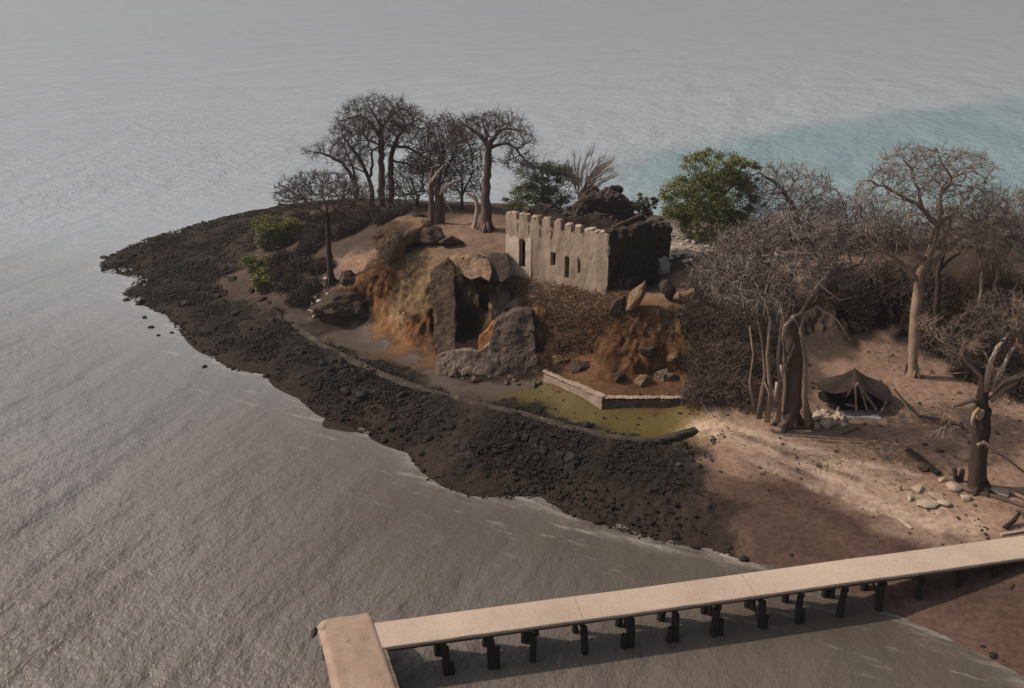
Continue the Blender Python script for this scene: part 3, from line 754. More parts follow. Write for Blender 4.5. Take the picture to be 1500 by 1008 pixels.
# ------------------------------------------------------------------ slabs of masonry that have slid down the cliff
def slab(name, poly, Yb, Yt, thick, m, parent=None, noise=.10, sub=4, seed=0, origin=None):
    """an irregular upright slab; its outline leans back from depth Yb at its foot to Yt at its top"""
    ys_ = [p[1] for p in poly]; y0, y1 = min(ys_), max(ys_)
    bm = bmesh.new()
    dens = []; gs = np.random.default_rng(seed + 70)
    for (x, y), (x2, y2) in zip(poly, poly[1:] + poly[:1]):
        n = max(1, int(math.hypot(x2 - x, y2 - y) / 9))
        for k in range(n): dens.append((x + (x2 - x) * k / n + (gs.uniform(-2.2, 2.2) if k else 0), y + (y2 - y) * k / n + (gs.uniform(-2.2, 2.2) if k else 0)))
    vs = [bm.verts.new(atY(x, y, Yb + (Yt - Yb) * (y1 - y) / (y1 - y0))) for x, y in dens]
    f = bm.faces.new(vs)
    r = bmesh.ops.extrude_face_region(bm, geom=[f])
    dirv = Vector((0, thick * .94, thick * -.2))
    bmesh.ops.translate(bm, verts=[q for q in r['geom'] if isinstance(q, bmesh.types.BMVert)], vec=dirv)
    bmesh.ops.triangulate(bm, faces=bm.faces[:])
    for k in range(sub):
        ed = [e for e in bm.edges if e.calc_length() > .3]
        if not ed: break
        bmesh.ops.subdivide_edges(bm, edges=ed, cuts=1)
        bmesh.ops.triangulate(bm, faces=[q for q in bm.faces if len(q.verts) > 3])
    bm.verts.ensure_lookup_table(); bm.verts.index_update()
    bmesh.ops.recalc_face_normals(bm, faces=bm.faces[:]); bm.normal_update()
    V_ = np.array([v.co[:] for v in bm.verts]); Nn = np.array([v.normal[:] for v in bm.verts])
    Fq = np.array([[v.index for v in q.verts] for q in bm.faces]); bm.free()
    V_ = V_ + Nn * (noise * (1.8 * fbm(V_ * .9 + seed, 4) + 1.1 * np.abs(fbm(V_ * 2.6 + seed * 2, 4))))[:, None]
    return mk(name, V_, Fq, m, parent, origin=origin)
pp = G(650, 545)
pil = thing('ruined_wall', (-5.5, 59.2, 1.1), 'tall broken masonry pillar with an L shaped foot beside the black hollow in the cliff', 'ruined wall')
slab('pillar', [(630,400),(640,390),(655,378),(665,392),(664,430),(666,470),(666,517),(657,540),(641,549),(638,520),(634,460),(630,420)], 59.2, 63.6, 1.3, M['masonry'], pil, .085, 5, 1)
slab('foot', [(640,522),(668,514),(700,517),(722,500),(721,530),(707,553),(668,550),(641,549)], 58.9, 60.0, 1.2, M['foot'], pil, .12, 4, 2)
tag(slab('fallen_wall', [(727,470),(752,458),(778,460),(783,500),(788,540),(786,556),(752,560),(712,552),(722,520),(718,498)], 58.4, 61.0, 2.2, M['greymason'], None, .16, 5, 3, origin=(1, 59, 1.2)),
    'grey tilted block of fallen masonry between the black hollow and the brush slope', 'wall block')
tag(slab('earth_ledge', [(700,505),(704,492),(722,474),(745,462),(762,459),(752,472),(728,490),(712,508),(706,520)], 60.2, 61.4, 1.2, mat('orange_earth', (.34, .15, .05), (.2, .09, .03), 1.2, .92, .8, .1), None, .12, 4, 4, origin=(-1, 60, 4)),
    'bright orange earth ledge running up along the top of the grey fallen block', 'earth ledge')
tag(slab('earth_overhang', [(652,386),(668,379),(690,377),(700,378),(712,380),(720,398),(716,412),(704,405),(690,409),(676,401),(664,405)], 62.6, 66.0, 4.2, mat('tan_earth', (.27, .18, .115), (.15, .095, .058), .7, .92, .8, .12), None, .16, 5, 6, origin=(-3, 63, 6)),
    'tan lip of earth overhanging the black hollow behind the broken pillar', 'earth overhang')
g = np.random.default_rng(44)
for k in range(16):
    x = g.uniform(636, 792); p = G(x, 551 + (x - 640) * .05 + g.uniform(-4, 8)); q = g.uniform(.1, .34)
    v, f = rock(p + np.array([0, 0, q * .3]), g.uniform(.7, 1.3, 3) * q, 2, 860 + k, .3, 6)
    tag(mk('fallen_stone', v, f, M['masonry' if k % 2 else 'greymason'], origin=p), 'fallen stone at the foot of the broken pillar and the grey block', 'stone', 'stones fallen at the foot of the ruin')
# overhanging dark slab above the hollow
tag(slab('fallen_roof_slab', [(697,378),(712,379),(743,372),(744,404),(736,413),(722,408),(712,392)], 63.6, 66.5, 2.6, M['basalt'], None, .08, 4, 5, origin=(-1, 64, 6)),
    'dark broken slab jutting over the hollow at the left foot of the fort', 'slab')

def low_wall():
    t = thing('retaining_wall', (*at(880, 603, 1.15)[:2], 1.15), 'low cracked tan retaining wall with a corner standing beside the green terrace', 'retaining wall')
    b0, b1, b2 = at(796, 566, 1.15), at(880, 604, 1.15), at(999, 604, 1.15)
    for nm, p, q, mm, h0, h1 in (('left_wing', b0, b1, M['lowwall'], 1.15, 1.2), ('front_wing', b1, b2, M['masonry'], 1.2, 1.15)):  # front wing's shade painted in with a darker masonry than the lit left wing
        d = (q - p)[:2]; l = np.linalg.norm(d); d = d / l
        cell_wall('wall_face', p, d, l, .95, prof([(0, h0 + .1), (l * .35, h0 + .05), (l * .5, h0 + .22), (l * .7, h0 + .2), (l, h1 + .2)]) if nm == 'left_wing' else prof([(0, h1), (l, h1)]), .45,
                  lambda U, V_: np.ones(U.shape, bool), mm, t, .1, .04)
    mb = MB(); g = np.random.default_rng(2)
    for p, q in ((b0, b1), (b1, b2)):
        n = 26
        for k in range(n):
            c = p + (q - p) * (k + .5) / n + np.array([0, .22, 1.05 + (.1 if q is b1 else 0)])
            dd = (q - p)[:2]
            v, f = rock(c, (np.linalg.norm(dd) / n * 1.1, .28, .06), 2, 40 + k, .15, 6, rotz(math.atan2(dd[1], dd[0]))); mb.add(v, f)
    mb.build('coping', M['lowwall'], t)
    e = at(997, 604, 1.15)
    o = mk('wooden_post', *tube(np.array([[e[0] + .02 * k, e[1] - .08, .9 + .55 * k] for k in range(6)]), [.07, .065, .06, .06, .055, .05], 6, True, .1), M['bark'], origin=e)
    tag(o, 'thin brown wooden post standing at the right end of the low retaining wall', 'post')
low_wall()

# low bank that edges the terrace, broken off at its right end
def edge_bank():
    px_ = [(428,474),(455,494),(485,513),(540,540),(590,561),(640,577),(700,592),(760,605),(805,618),(850,631),(890,640),(930,647),(965,648),(995,640),(1022,632)]
    z = 1.32; pts = np.array([at(x, y, z) for x, y in px_])
    s = np.r_[0, np.cumsum(np.linalg.norm(np.diff(pts, axis=0), axis=1))]; n = 170
    q = np.linspace(0, s[-1], n); C_ = np.stack([np.interp(q, s, pts[:, k]) for k in range(3)], 1)
    C_[:, :2] = np.array([np.convolve(np.pad(C_[:, k], 4, 'edge'), np.ones(9) / 9, 'valid') for k in (0, 1)]).T
    T = np.gradient(C_, axis=0); T /= np.linalg.norm(T, axis=1)[:, None]; Nn = np.c_[T[:, 1], -T[:, 0], np.zeros(n)]
    Vv = []
    for k in range(n):
        e = sstep(.72, 1, q[k] / s[-1]); wv = .32 + .1 * fbm(np.array([[q[k] * .8, 3.]]), 3)[0]
        h = .16 + .24 * e + .09 * fbm(np.array([[q[k] * 1.3, 8.]]), 3)[0]
        for a, b in ((-wv, -.45), (-wv * .7, h * .75), (-.05, h + .02), (wv * .8, h - .02), (wv + .03, h - .14), (wv * .75, -.25), (wv * .7 + .3, -.9 - .2 * e)):
            Vv.append(C_[k] + Nn[k] * (a + .05 * fbm(np.array([[q[k] * 3, a * 5]]), 2)[0]) + np.array([0, 0, b]))
    k_ = 7; ii = np.arange(n - 1)[:, None] * k_ + np.arange(k_ - 1)[None]
    F = np.stack([ii, ii + 1, ii + k_ + 1, ii + k_], -1).reshape(-1, 4)
    o = mk('sea_wall', np.array(Vv), [F, np.arange(k_)[None], (np.arange(k_)[::-1] + (n - 1) * k_)[None]], M['rock2'], smooth=False, origin=C_[n // 2])
    tag(o, 'low dark crumbling kerb of the old sea wall between terrace and black shore', 'sea wall')
edge_bank()

# ------------------------------------------------------------------ bare trees grown towards points in their crowns
def px_line(pts, Y, dY=0.0):
    """polyline of photo pixels at a depth; an optional third value shifts a point in depth"""
    return np.array([atY(p[0], p[1], Y + (p[2] if len(p) > 2 else 0)) for p in pts])
def ellipsoid_pts(c, r, n, shell=.35, g=None, dome=False):
    d = g.normal(size=(n * 2, 3)); d /= np.linalg.norm(d, axis=1)[:, None]
    rad = (shell ** 3 + (1 - shell ** 3) * g.random(n * 2)) ** (1 / 3)
    p = d * rad[:, None]
    if dome: p = p[p[:, 2] > -.35]
    return np.asarray(c) + p[:n] * np.asarray(r)
def crown_spec(cx, cy, rx, ry, Y, dY=0, depth=.85):
    c = atY(cx, cy, Y + dY); s = mpp(Y)
    return c, np.array([rx * s, rx * s * depth, ry * s * 1.04])
def grow(limbs, crowns, natt, step, seed, infl=9.0, kill=None, twig=.75, ntw=5, rmin=.024, shell=.35, droop=0.0, iters=140, wob=.18, dome=True):
    g = np.random.default_rng(seed)
    pos, par, rad0 = [], [], []
    for pts, rr in limbs:
        pts = np.asarray(pts, float); s = np.r_[0, np.cumsum(np.linalg.norm(np.diff(pts, axis=0), axis=1))]
        n = max(3, int(s[-1] / step) + 1); q = np.linspace(0, s[-1], n)
        P_ = np.stack([np.interp(q, s, pts[:, k]) for k in range(3)], 1)
        if n > 4:
            k3 = np.array([.25, .5, .25])
            for k in range(3): P_[1:-1, k] = np.convolve(P_[:, k], k3, 'valid')
        P_[1:] += g.normal(size=(n - 1, 3)) * step * wob * .5
        rr_ = np.interp(np.linspace(0, 1, n), np.linspace(0, 1, len(rr)), rr)
        if not pos: prev = -1; st = 0
        else:
            dd = np.linalg.norm(np.array(pos) - P_[0], axis=1); prev = int(np.argmin(dd)); st = 0 if dd[prev] > step * .7 else 1
        for k in range(st, n):
            pos.append(P_[k]); par.append(prev); rad0.append(rr_[k]); prev = len(pos) - 1
    kill = kill or step * 1.15; natt = int(natt * 1.5)
    nl = len(pos)
    per = max(1, natt // len(crowns))
    vol = np.array([np.prod(r) ** .75 for _, r in crowns]); vol /= vol.sum()
    A = np.concatenate([ellipsoid_pts(c, r, max(20, int(natt * v)), shell, g, dome) for (c, r), v in zip(crowns, vol)])
    pos = [np.asarray(p) for p in pos]
    nd = np.full(len(A), 1e9); ni = np.zeros(len(A), int); alive = np.ones(len(A), bool)
    new = list(range(nl))
    dead = {}
    for it in range(iters):
        Pn = np.array([pos[k] for k in new])
        D = np.linalg.norm(A[:, None] - Pn[None], axis=2); j = D.argmin(1); dm = D[np.arange(len(A)), j]
        up = dm < nd; nd[up] = dm[up]; ni[up] = np.array(new)[j[up]]
        alive &= nd > kill
        act = alive & (nd < infl)
        if not act.any(): break
        v = A[act] - np.array([pos[k] for k in ni[act]]); v /= np.linalg.norm(v, axis=1)[:, None]
        idx, inv = np.unique(ni[act], return_inverse=True)
        S = np.zeros((len(idx), 3)); np.add.at(S, inv, v)
        S /= np.linalg.norm(S, axis=1)[:, None] + 1e-9
        new = []
        for q, k in enumerate(idx):
            if dead.get(k, 0) > 4: continue
            dead[k] = dead.get(k, 0) + 1
            d = S[q] + g.normal(size=3) * wob; d[2] -= droop
            pk = par[k]
            if pk >= 0:
                t_ = pos[k] - pos[pk]; d = d + .5 * t_ / (np.linalg.norm(t_) + 1e-9)
            pos.append(pos[k] + d / np.linalg.norm(d) * step); par.append(int(k)); rad0.append(0); new.append(len(pos) - 1)
        if not new: break
    n = len(pos); pos = np.array(pos); par = np.array(par)
    e = 2.15; acc = np.zeros(n); ch = [[] for _ in range(n)]
    for k in range(n - 1, -1, -1):
        if acc[k] == 0: acc[k] = rmin ** e
        if par[k] >= 0: acc[par[k]] += acc[k]; ch[par[k]].append(k)
    rad = acc ** (1 / e); rad0 = np.array(rad0); maxr = max(rad0.max(), .05)
    rad = np.minimum(rad, maxr * .55); rad[:nl] = np.where(rad0[:nl] > 0, rad0[:nl], rad[:nl])
    for k in range(nl, n): rad[k] = min(rad[k], rad[par[k]] * .93)
    trunk, crown = MB(), MB()
    stack = [0]; 
    stack = [(k, -1) for k in range(n) if par[k] < 0]
    while stack:
        k, p = stack.pop(); chain = ([p] if p >= 0 else []) + [k]
        while ch[chain[-1]]:
            cs = sorted(ch[chain[-1]], key=lambda q: -rad[q] - (10 if q < nl else 0)); 
            for q in cs[1:]: stack.append((q, chain[-1]))
            chain.append(cs[0])
        if len(chain) < 2: continue
        r = rad[chain].copy()
        if p >= 0: r[0] = min(r[0], r[1] * 1.25)
        big = r.max(); inl = chain[-1] < nl or chain[min(1, len(chain) - 1)] < nl
        kk = 9 if big > .16 else 6 if big > .07 else 4 if big > .035 else 3
        (trunk if inl else crown).tube(pos[chain], r, kk, big > .05, .06 if big > .1 else 0)
    # fine twigs
    thin = np.nonzero((rad < .05) & (np.arange(n) >= nl))[0]
    if len(thin) and ntw:
        src = np.repeat(thin, ntw); B = pos[src]; dirp = pos[src] - pos[par[src]]; dirp /= np.linalg.norm(dirp, axis=1)[:, None] + 1e-9
        d = dirp + g.normal(size=(len(src), 3)) * .75; d[:, 2] += .1 - droop; d /= np.linalg.norm(d, axis=1)[:, None]
        ln = twig * g.uniform(.4, 1.3, len(src))[:, None]
        mid = B + d * ln * .5; d2 = d + g.normal(size=d.shape) * .5; d2 /= np.linalg.norm(d2, axis=1)[:, None]; end = mid + d2 * ln * .6
        crown.add(*sticks(B, mid, rmin * .8, rmin * .6)); crown.add(*sticks(mid, end, rmin * .6, rmin * .3))
        s2 = g.random(len(mid)) < .7; d3 = d + g.normal(size=d.shape) * .8; d3 /= np.linalg.norm(d3, axis=1)[:, None]
        crown.add(*sticks(mid[s2], (mid + d3 * ln * .5)[s2], rmin * .6, rmin * .3))
    return trunk, crown, pos, rad
TREES = []
def tree(name, base, label, limbs, crowns, cat='tree', group=None, bark='bark', twigm='twig', leafy=None, **kw):
    t = thing(name, base, label, cat, group)
    tr, cr, pos, rad = grow(limbs, crowns, **kw)
    tr.build('trunk', M[bark], t, smooth=True)
    cr.build('crown', M[twigm], t)
    if leafy:
        n, size, mm = leafy; g = np.random.default_rng(kw.get('seed', 1))
        thin = pos[rad < .06]; c = thin[g.integers(0, len(thin), n)] + g.normal(size=(n, 3)) * .32
        mk('foliage', *leaves(c, size), M[mm], t)
    return t
def px_tree(name, bpx, label, trunk_r, limbs, crowns, Y=None, Yd=0, **kw):
    """limbs: [(pixel polyline, radii in pixels)], crowns: [(cx, cy, rx, ry, depth shift)]"""
    b = G(*bpx) if Y is None else np.array([*atY(*bpx, Y)[:2], gz([atY(*bpx, Y)[:2]])[0]])
    Y = b[1]; s = mpp(Y, b[2])
    LL = []
    for pts, rr in limbs:
        P_ = px_line(pts, Y); LL.append((P_, np.array(rr) * s * .66))
    LL[0][0][0] = b - np.array([0, 0, .4])
    # root flare
    r0 = LL[0][1][0] * .9
    g = np.random.default_rng(kw.get('seed', 1))
    t = tree(name, b, label, LL, [crown_spec(*c[:4], Y, *(c[4:] if len(c) > 4 else ())) for c in crowns], **kw)
    m = MB()
    for k in range(6):
        a = k * 1.05 + g.uniform(-.3, .3); d = np.array([math.cos(a), math.sin(a)])
        q0 = b[:2] + d * r0 * .45; q1 = b[:2] + d * r0 * g.uniform(1.5, 2.1); h = r0 * g.uniform(1.2, 2.4)
        z1 = gz([q1])[0] - .12
        m.tube(np.array([[*q0, b[2] + h], [*(q0 * .45 + q1 * .55), b[2] + h * .25], [*q1, z1]]), [r0 * .3, r0 * .36, r0 * .12], 7, True, .08)
    m.build('root_flare', M[kw.get('bark', 'bark')], t, smooth=True)
    return t

GL = 'bare baobab trees along the back of the island'
px_tree('baobab_tree', (485, 415), 'small bare tree with wide flat crown standing left of the orange cliff over pale rubble', 8,
        [([(485,415),(482,372),(480,340),(480,318)], [9, 6.5, 5.5, 4.5]), ([(480,322),(468,305),(450,296)], [3, 2, 1.2]), ([(480,320),(492,304),(512,298)], [3, 2, 1.2]), ([(480,318),(478,300),(472,285)], [3, 2, 1.2])],
        [(474,290,70,36), (500,300,52,26), (430,285,28,16)], natt=1500, step=.42, seed=21, bark='barkd', infl=7, twig=.55)
px_tree('leaning_tree', (516, 305), 'bare dark tree leaning out to the left over the water at the island back', 5,
        [([(516,305),(524,276),(516,258),(503,240),(484,229),(462,224)], [6, 5.5, 5, 4, 3, 1.6]), ([(522,272),(520,250),(514,236),(505,222)], [3, 2.6, 2, 1.2])],
        [(470,224,24,13), (505,222,30,22), (522,240,22,20)], natt=520, step=.5, seed=22, bark='barkd', infl=6)
px_tree('baobab_tree', (545, 304), 'thin dark baobab with trunk curving left, under the dome crown of its taller neighbour', 6,
        [([(545,304),(544,272),(536,250),(524,228),(508,208),(500,196)], [6, 5.5, 4.5, 3.6, 2.6, 1.4]), ([(543,262),(546,236),(542,214)], [3.4, 2.8, 1.4]), ([(536,250),(520,246),(505,240)],[2,1.6,1])],
        [(520,200,34,26), (545,215,28,30), (512,235,25,18)], natt=750, step=.48, seed=23, bark='barkd', infl=6)
px_tree('baobab_tree', (558, 304), 'tallest baobab with straight pale trunk and wide domed crown at the back', 9,
        [([(558,304),(559,250),(558,205),(556,175)], [8.5, 7.2, 6.5, 4.5]), ([(558,200),(545,180),(528,168),(512,172)], [4, 3.4, 2.4, 1.4]), ([(556,182),(548,165),(540,156)], [3.4, 2.4, 1.3]), ([(558,190),(572,168),(590,158)], [4, 3, 1.5]), ([(558,215),(540,205),(522,206)],[2.6,2,1.2])],
        [(553,170,58,25), (520,186,30,18), (560,186,50,26)], natt=1700, step=.5, seed=24, bark='bark', infl=8)
px_tree('baobab_tree', (573, 305), 'dark trunked baobab with drooping right branches, close beside the tallest domed one', 8,
        [([(573,305),(572,250),(574,222),(582,204)], [7.5, 6.5, 6, 4]), ([(578,206),(592,188),(606,178)], [4, 2.8, 1.4]), ([(574,215),(596,214),(614,226),(634,240)], [3.6, 3, 2.2, 1.2]), ([(574,235),(600,240),(622,256)],[2.8,2.2,1.2])],
        [(594,180,34,22), (612,200,28,26), (620,235,28,22), (586,205,34,26)], natt=1100, step=.5, seed=25, bark='barkd', infl=7, droop=.05)
px_tree('baobab_tree', (712, 337), 'thick trunked baobab with flat drooping crown standing on sand left of the fort', 12,
        [([(712,337),(711,300),(713,250),(716,222),(716,208)], [15, 11.5, 9.5, 8.5, 7]), ([(716,214),(704,200),(690,188),(676,182)], [6, 4.6, 3, 1.5]), ([(716,212),(728,195),(738,186),(755,192)], [5.6, 4, 2.8, 1.4]), ([(720,215),(742,208),(758,220),(770,238)], [4, 3.2, 2.2, 1.1]), ([(714,208),(712,190),(706,178)],[4.6,3,1.4])],
        [(716,188,52,20), (690,192,34,20), (752,205,30,24), (758,235,22,26)], natt=1500, step=.46, seed=26, infl=8, droop=.05)
# brown leafed thicket trees between them
for k, (bx, by, Yo, cr, lab, sd) in enumerate([
    ((640,306),0,0,[(650,205,34,34),(640,240,40,30)],'dense brown leafed tree between the domed baobab and the thick trunked one',31),
    ((610,304),0,0,[(606,268,40,34),(590,285,36,22)],'low tangle of bare grey brown branches under the domed baobab',32),
    ((676,308),0,0,[(676,238,36,50),(668,275,40,30)],'tall brown thicket tree directly behind the bleached curved snag',33)]):
    b = bx
    tp = cr[0]
    px_tree('thicket_tree', b, lab, 4, [([b, (b[0] + 1, b[1] - 25), (tp[0], tp[1] + tp[3] * .5)], [4.5, 3.4, 2]), ([(b[0] + 1, b[1] - 22), (tp[0] - 20, tp[1] + 20)], [2.5, 1.2]), ([(b[0] + 1, b[1] - 24), (tp[0] + 18, tp[1] + 12)], [2.5, 1.2])],
            cr, natt=1100, step=.5, seed=sd, bark='barkd', infl=7, ntw=4, leafy=(3000 if k != 1 else 1500, .11, 'dry'))
# broken stump cluster with bleached branches, and the curved snag
b = G(638, 329); t = thing('broken_tree', b, 'broken grey tree trunk with bleached bare branches standing on the boulder behind the cliff', 'tree stump'); Y = b[1]
m = MB()
for pts, rr in [([(632,328),(632,300),(631,268),(634,245)], [5, 4.4, 3.6, 2.5]), ([(643,328),(642,296),(640,272)], [6, 5, 4]), ([(648,326),(648,300),(646,280)], [4, 3.4, 2.4])]:
    q = px_line(pts, Y); q[0][2] -= .3; m.tube(q, np.array(rr) * mpp(Y), 8, True, .14)
m.build('trunk', M['bark'], t)
for pts, rr in [([(644,285),(656,272),(664,266),(676,262)], [2, 1.8, 1.4, .6]), ([(632,266),(640,253),(650,242)], [1.8, 1.4, .7]), ([(650,288),(655,300),(664,314)], [1.6, 1.4, .7]), ([(632,262),(628,272),(627,284)], [1.4, 1.1, .8]), ([(660,240),(666,246)], [.9, .5])]:
    m = MB(); m.tube(px_line(pts, Y - .3), np.array(rr) * mpp(Y), 6, True, .15); m.build('branch', M['dead'], t)
b = G(695, 334); Y = b[1]
o = mk('dead_snag', *tube(px_line([(694,335),(697,322),(699,306),(698,294),(693,286),(685,283)], Y), np.array([3.6, 3.2, 2.8, 2.8, 3.2, 1.6]) * mpp(Y), 8, True, .12), M['dead'], origin=b)
tag(o, 'bleached white dead snag curving over at its top, left of the thick baobab trunk', 'dead tree')

# ------------------------------------------------------------------ green trees and scrub
def clump_cloud(cr, n, nclump, g, spread=.22, shell=.55):
    """leaf positions in clumps over a set of ellipsoids"""
    vol = np.array([np.prod(r) for _, r in cr]) ** .7; vol /= vol.sum(); out = []
    for (c, r), v in zip(cr, vol):
        cc = ellipsoid_pts(c, r, max(6, int(nclump * v)), shell, g); rr = np.mean(r) * spread
        k = int(n * v); q = g.integers(0, len(cc), k); sz = g.uniform(.5, 1.4, len(cc))
        d = g.normal(size=(k, 3)) * np.array([1, 1, .6])
        out.append(cc[q] + d * (rr * sz[q])[:, None] * .8)
    return np.concatenate(out)
def leafy_tree(name, bpx, label, trunk, crowns, mats, n=16000, size=.12, seed=1, Y=None, cat='tree', nclump=110, natt=500, spread=.22, shell=.55):
    b = G(*bpx) if Y is None else np.array([*atY(*bpx, Y)[:2], gz([atY(*bpx, Y)[:2]])[0]])
    Y = b[1]; g = np.random.default_rng(seed)
    cr = [crown_spec(*c[:4], Y, *(c[4:] if len(c) > 4 else ())) for c in crowns]
    t = thing(name, b, label, cat)
    LL = [(px_line(p, Y), np.array(r) * mpp(Y)) for p, r in trunk]; LL[0][0][0] = b - np.array([0, 0, .3])
    tr, cw, pos, rad = grow(LL, cr, natt, .5, seed, infl=7, ntw=1, rmin=.02)
    tr.build('trunk', M['barkd'], t, smooth=True); cw.build('branches', M['barkd'], t)
    C_ = clump_cloud(cr, n, nclump, g, spread, shell)
    C_ = C_[C_[:, 2] > gz(C_[:, :2]) + .05]
    parts = len(mats); sel = (fbm(C_ * .55 + seed, 2) * 1.2 + g.uniform(-.3, .3, len(C_)) + .5) * parts
    sel = np.clip(sel.astype(int), 0, parts - 1)
    for k, mm in enumerate(mats):
        if (sel == k).any(): mk('foliage', *leaves(C_[sel == k], size), M[mm], t)
    return t
leafy_tree('green_tree', (1046, 352), 'bushy green tree with rounded crown behind the ruins, the brightest green on the island',
           [([(1046,352),(1046,325),(1048,295),(1046,262)], [6, 5, 4, 2]), ([(1047,305),(1020,290)], [3, 1.4]), ([(1048,295),(1080,265)], [3, 1.4])],
           [(1046,246,44,24), (1088,252,26,18), (1018,290,48,30), (1062,290,46,36), (1000,302,32,22), (1045,325,50,26), (1085,300,22,30)], ['leaf', 'leafy', 'leaf'], n=52000, size=.09, seed=41, nclump=420, spread=.15, shell=.72)
leafy_tree('green_tree', (795, 318), 'hazy grey green bush tree between the thick baobab and the dead palm', [([(795,318),(796,290),(794,262)], [4, 3, 1.6])],
           [(790,258,30,26), (812,272,34,30), (775,290,34,24), (805,300,40,20), (760,300,22,20)], ['leafg', 'leaf', 'leafg'], n=26000, size=.085, seed=42, Y=80)
leafy_tree('shrub', (402, 362), 'round yellow green bush on the dark slope at the left end of the island', [([(402,362),(402,348)], [2, 1])],
           [(400,340,25,28), (415,335,22,24), (388,328,13,16), (398,358,22,14)], ['leafy', 'leafy', 'leaf'], n=34000, size=.09, seed=43, cat='bush', nclump=70, natt=120)
leafy_tree('shrub', (378, 405), 'small green bush above the black rocks below the round bush', [([(378,405),(377,396)], [1, .6])], [(366,388,18,10), (384,386,12,9)], ['leafy', 'leaf'], n=8000, size=.085, seed=44, cat='bush', nclump=30, natt=50)
leafy_tree('shrub', (384, 428), 'lowest small yellow green bush at the upper edge of the black rocks', [([(384,428),(384,418)], [1, .6])], [(383,408,14,18), (386,422,12,8)], ['leafy', 'leafy'], n=8000, size=.085, seed=45, cat='bush', nclump=30, natt=50)
leafy_tree('shrub', (940, 335), 'ragged dusty bush growing between the ruined tower and the square wall stump', [([(940,335),(938,310),(936,292)], [3, 2, 1])], [(938,305,16,20), (930,315,12,18), (952,300,10,14)], ['leafb', 'dryl', 'leafg'], n=4200, size=.1, seed=46, Y=70.5, cat='bush', nclump=50, natt=160)

# dead palm: fronds swept to the right
b = np.array([*atY(852, 325, 75)[:2], 6.0]); t = thing('dead_palm', b, 'dead grey palm with long fronds swept to the right behind the fort', 'palm'); Y = 75; g = np.random.default_rng(50)
m = MB(); q = px_line([(846,330),(848,312),(852,296),(856,284)], Y); q[0][2] = b[2] - .3; m.tube(q, np.array([5, 4.2, 3.6, 3]) * mpp(Y), 8, True, .1); m.build('trunk', M['bark'], t, smooth=True)
for k in range(34):
    big = k < 2
    tip = [(906,264), (894,238)][k] if big else (float(822 + 80 * g.random() ** .7), float(g.uniform(222, 258)))
    s0 = (852 + g.uniform(-6, 6), 290 + g.uniform(-10, 12)); bend = g.uniform(4, 16)
    mid = (s0[0] * .5 + tip[0] * .5 - bend * .5, s0[1] * .5 + tip[1] * .5 - bend * .4)
    P_ = px_line([s0, mid, tip], Y); P_[:, 1] += np.array([0, .5, 1]) * g.uniform(-1.6, 1.6)
    u = np.linspace(0, 1, 9)[:, None]; C_ = (1 - u) ** 2 * P_[0] + 2 * u * (1 - u) * (2 * P_[1] - (P_[0] + P_[2]) / 2) + u ** 2 * P_[2]
    m = MB(); m.tube(C_, np.linspace(.10 if big else .04, .012, 9), 4, False)
    n = 90 if big else 26; uu = g.uniform(.15, 1, n); B = np.stack([np.interp(uu, np.linspace(0, 1, 9), C_[:, c]) for c in range(3)], 1)
    dv = (P_[2] - P_[0]) / np.linalg.norm(P_[2] - P_[0])
    d = dv * .9 + g.normal(size=(n, 3)) * .22; m.add(*sticks(B, B + d * g.uniform(.3, .9, n)[:, None], .02 if not big else .026, .006))
    m.build('frond', M['dead' if big else 'twigl'], t)

def shrub(name, c, r, h, label, mats, seed, n=900, leafn=2500, cat='shrub', group=None, ln=.55, lsize=.07, up=.6):
    """dome of dry twigs with scraps of dead leaf"""
    g = np.random.default_rng(seed); z0 = gz([c])[0]; o = np.array([c[0], c[1], z0])
    d = g.normal(size=(n, 3)); d[:, 2] = np.abs(d[:, 2]); d /= np.linalg.norm(d, axis=1)[:, None]
    rr = g.random(n) ** .5
    P_ = o + d * rr[:, None] * np.array([r, r, h])
    P_[:, 2] = np.maximum(P_[:, 2], 0) + gz(P_[:, :2]) - z0
    dd = d + g.normal(size=(n, 3)) * .7 + np.array([0, 0, up]); dd /= np.linalg.norm(dd, axis=1)[:, None]
    L_ = ln * g.uniform(.5, 1.4, n)[:, None]
    mid = P_ + dd * L_ * .5; d2 = dd + g.normal(size=(n, 3)) * .5; end = mid + d2 / np.linalg.norm(d2, axis=1)[:, None] * L_ * .6
    m = MB(); m.add(*sticks(P_, mid, .022, .016)); m.add(*sticks(mid, end, .016, .007))
    k = n // 6; q = g.integers(0, n, k); base = o + g.normal(size=(k, 3)) * np.array([r * .15, r * .15, 0]); base[:, 2] = gz(base[:, :2]) - .05
    m.add(*sticks(base, P_[q], .035, .018))
    t = thing(name, o, label, cat, group)
    m.build('branches', M[mats[0]], t)
    if leafn:
        q = g.integers(0, n, leafn); mk('dry_foliage', *leaves(end[q] * .6 + P_[q] * .4 + g.normal(size=(leafn, 3)) * .15, lsize), M[mats[1]], t)
    return t

# ------------------------------------------------------------------ trees of the right half
leafless = dict(step=.5, infl=8, twigm='twigl')
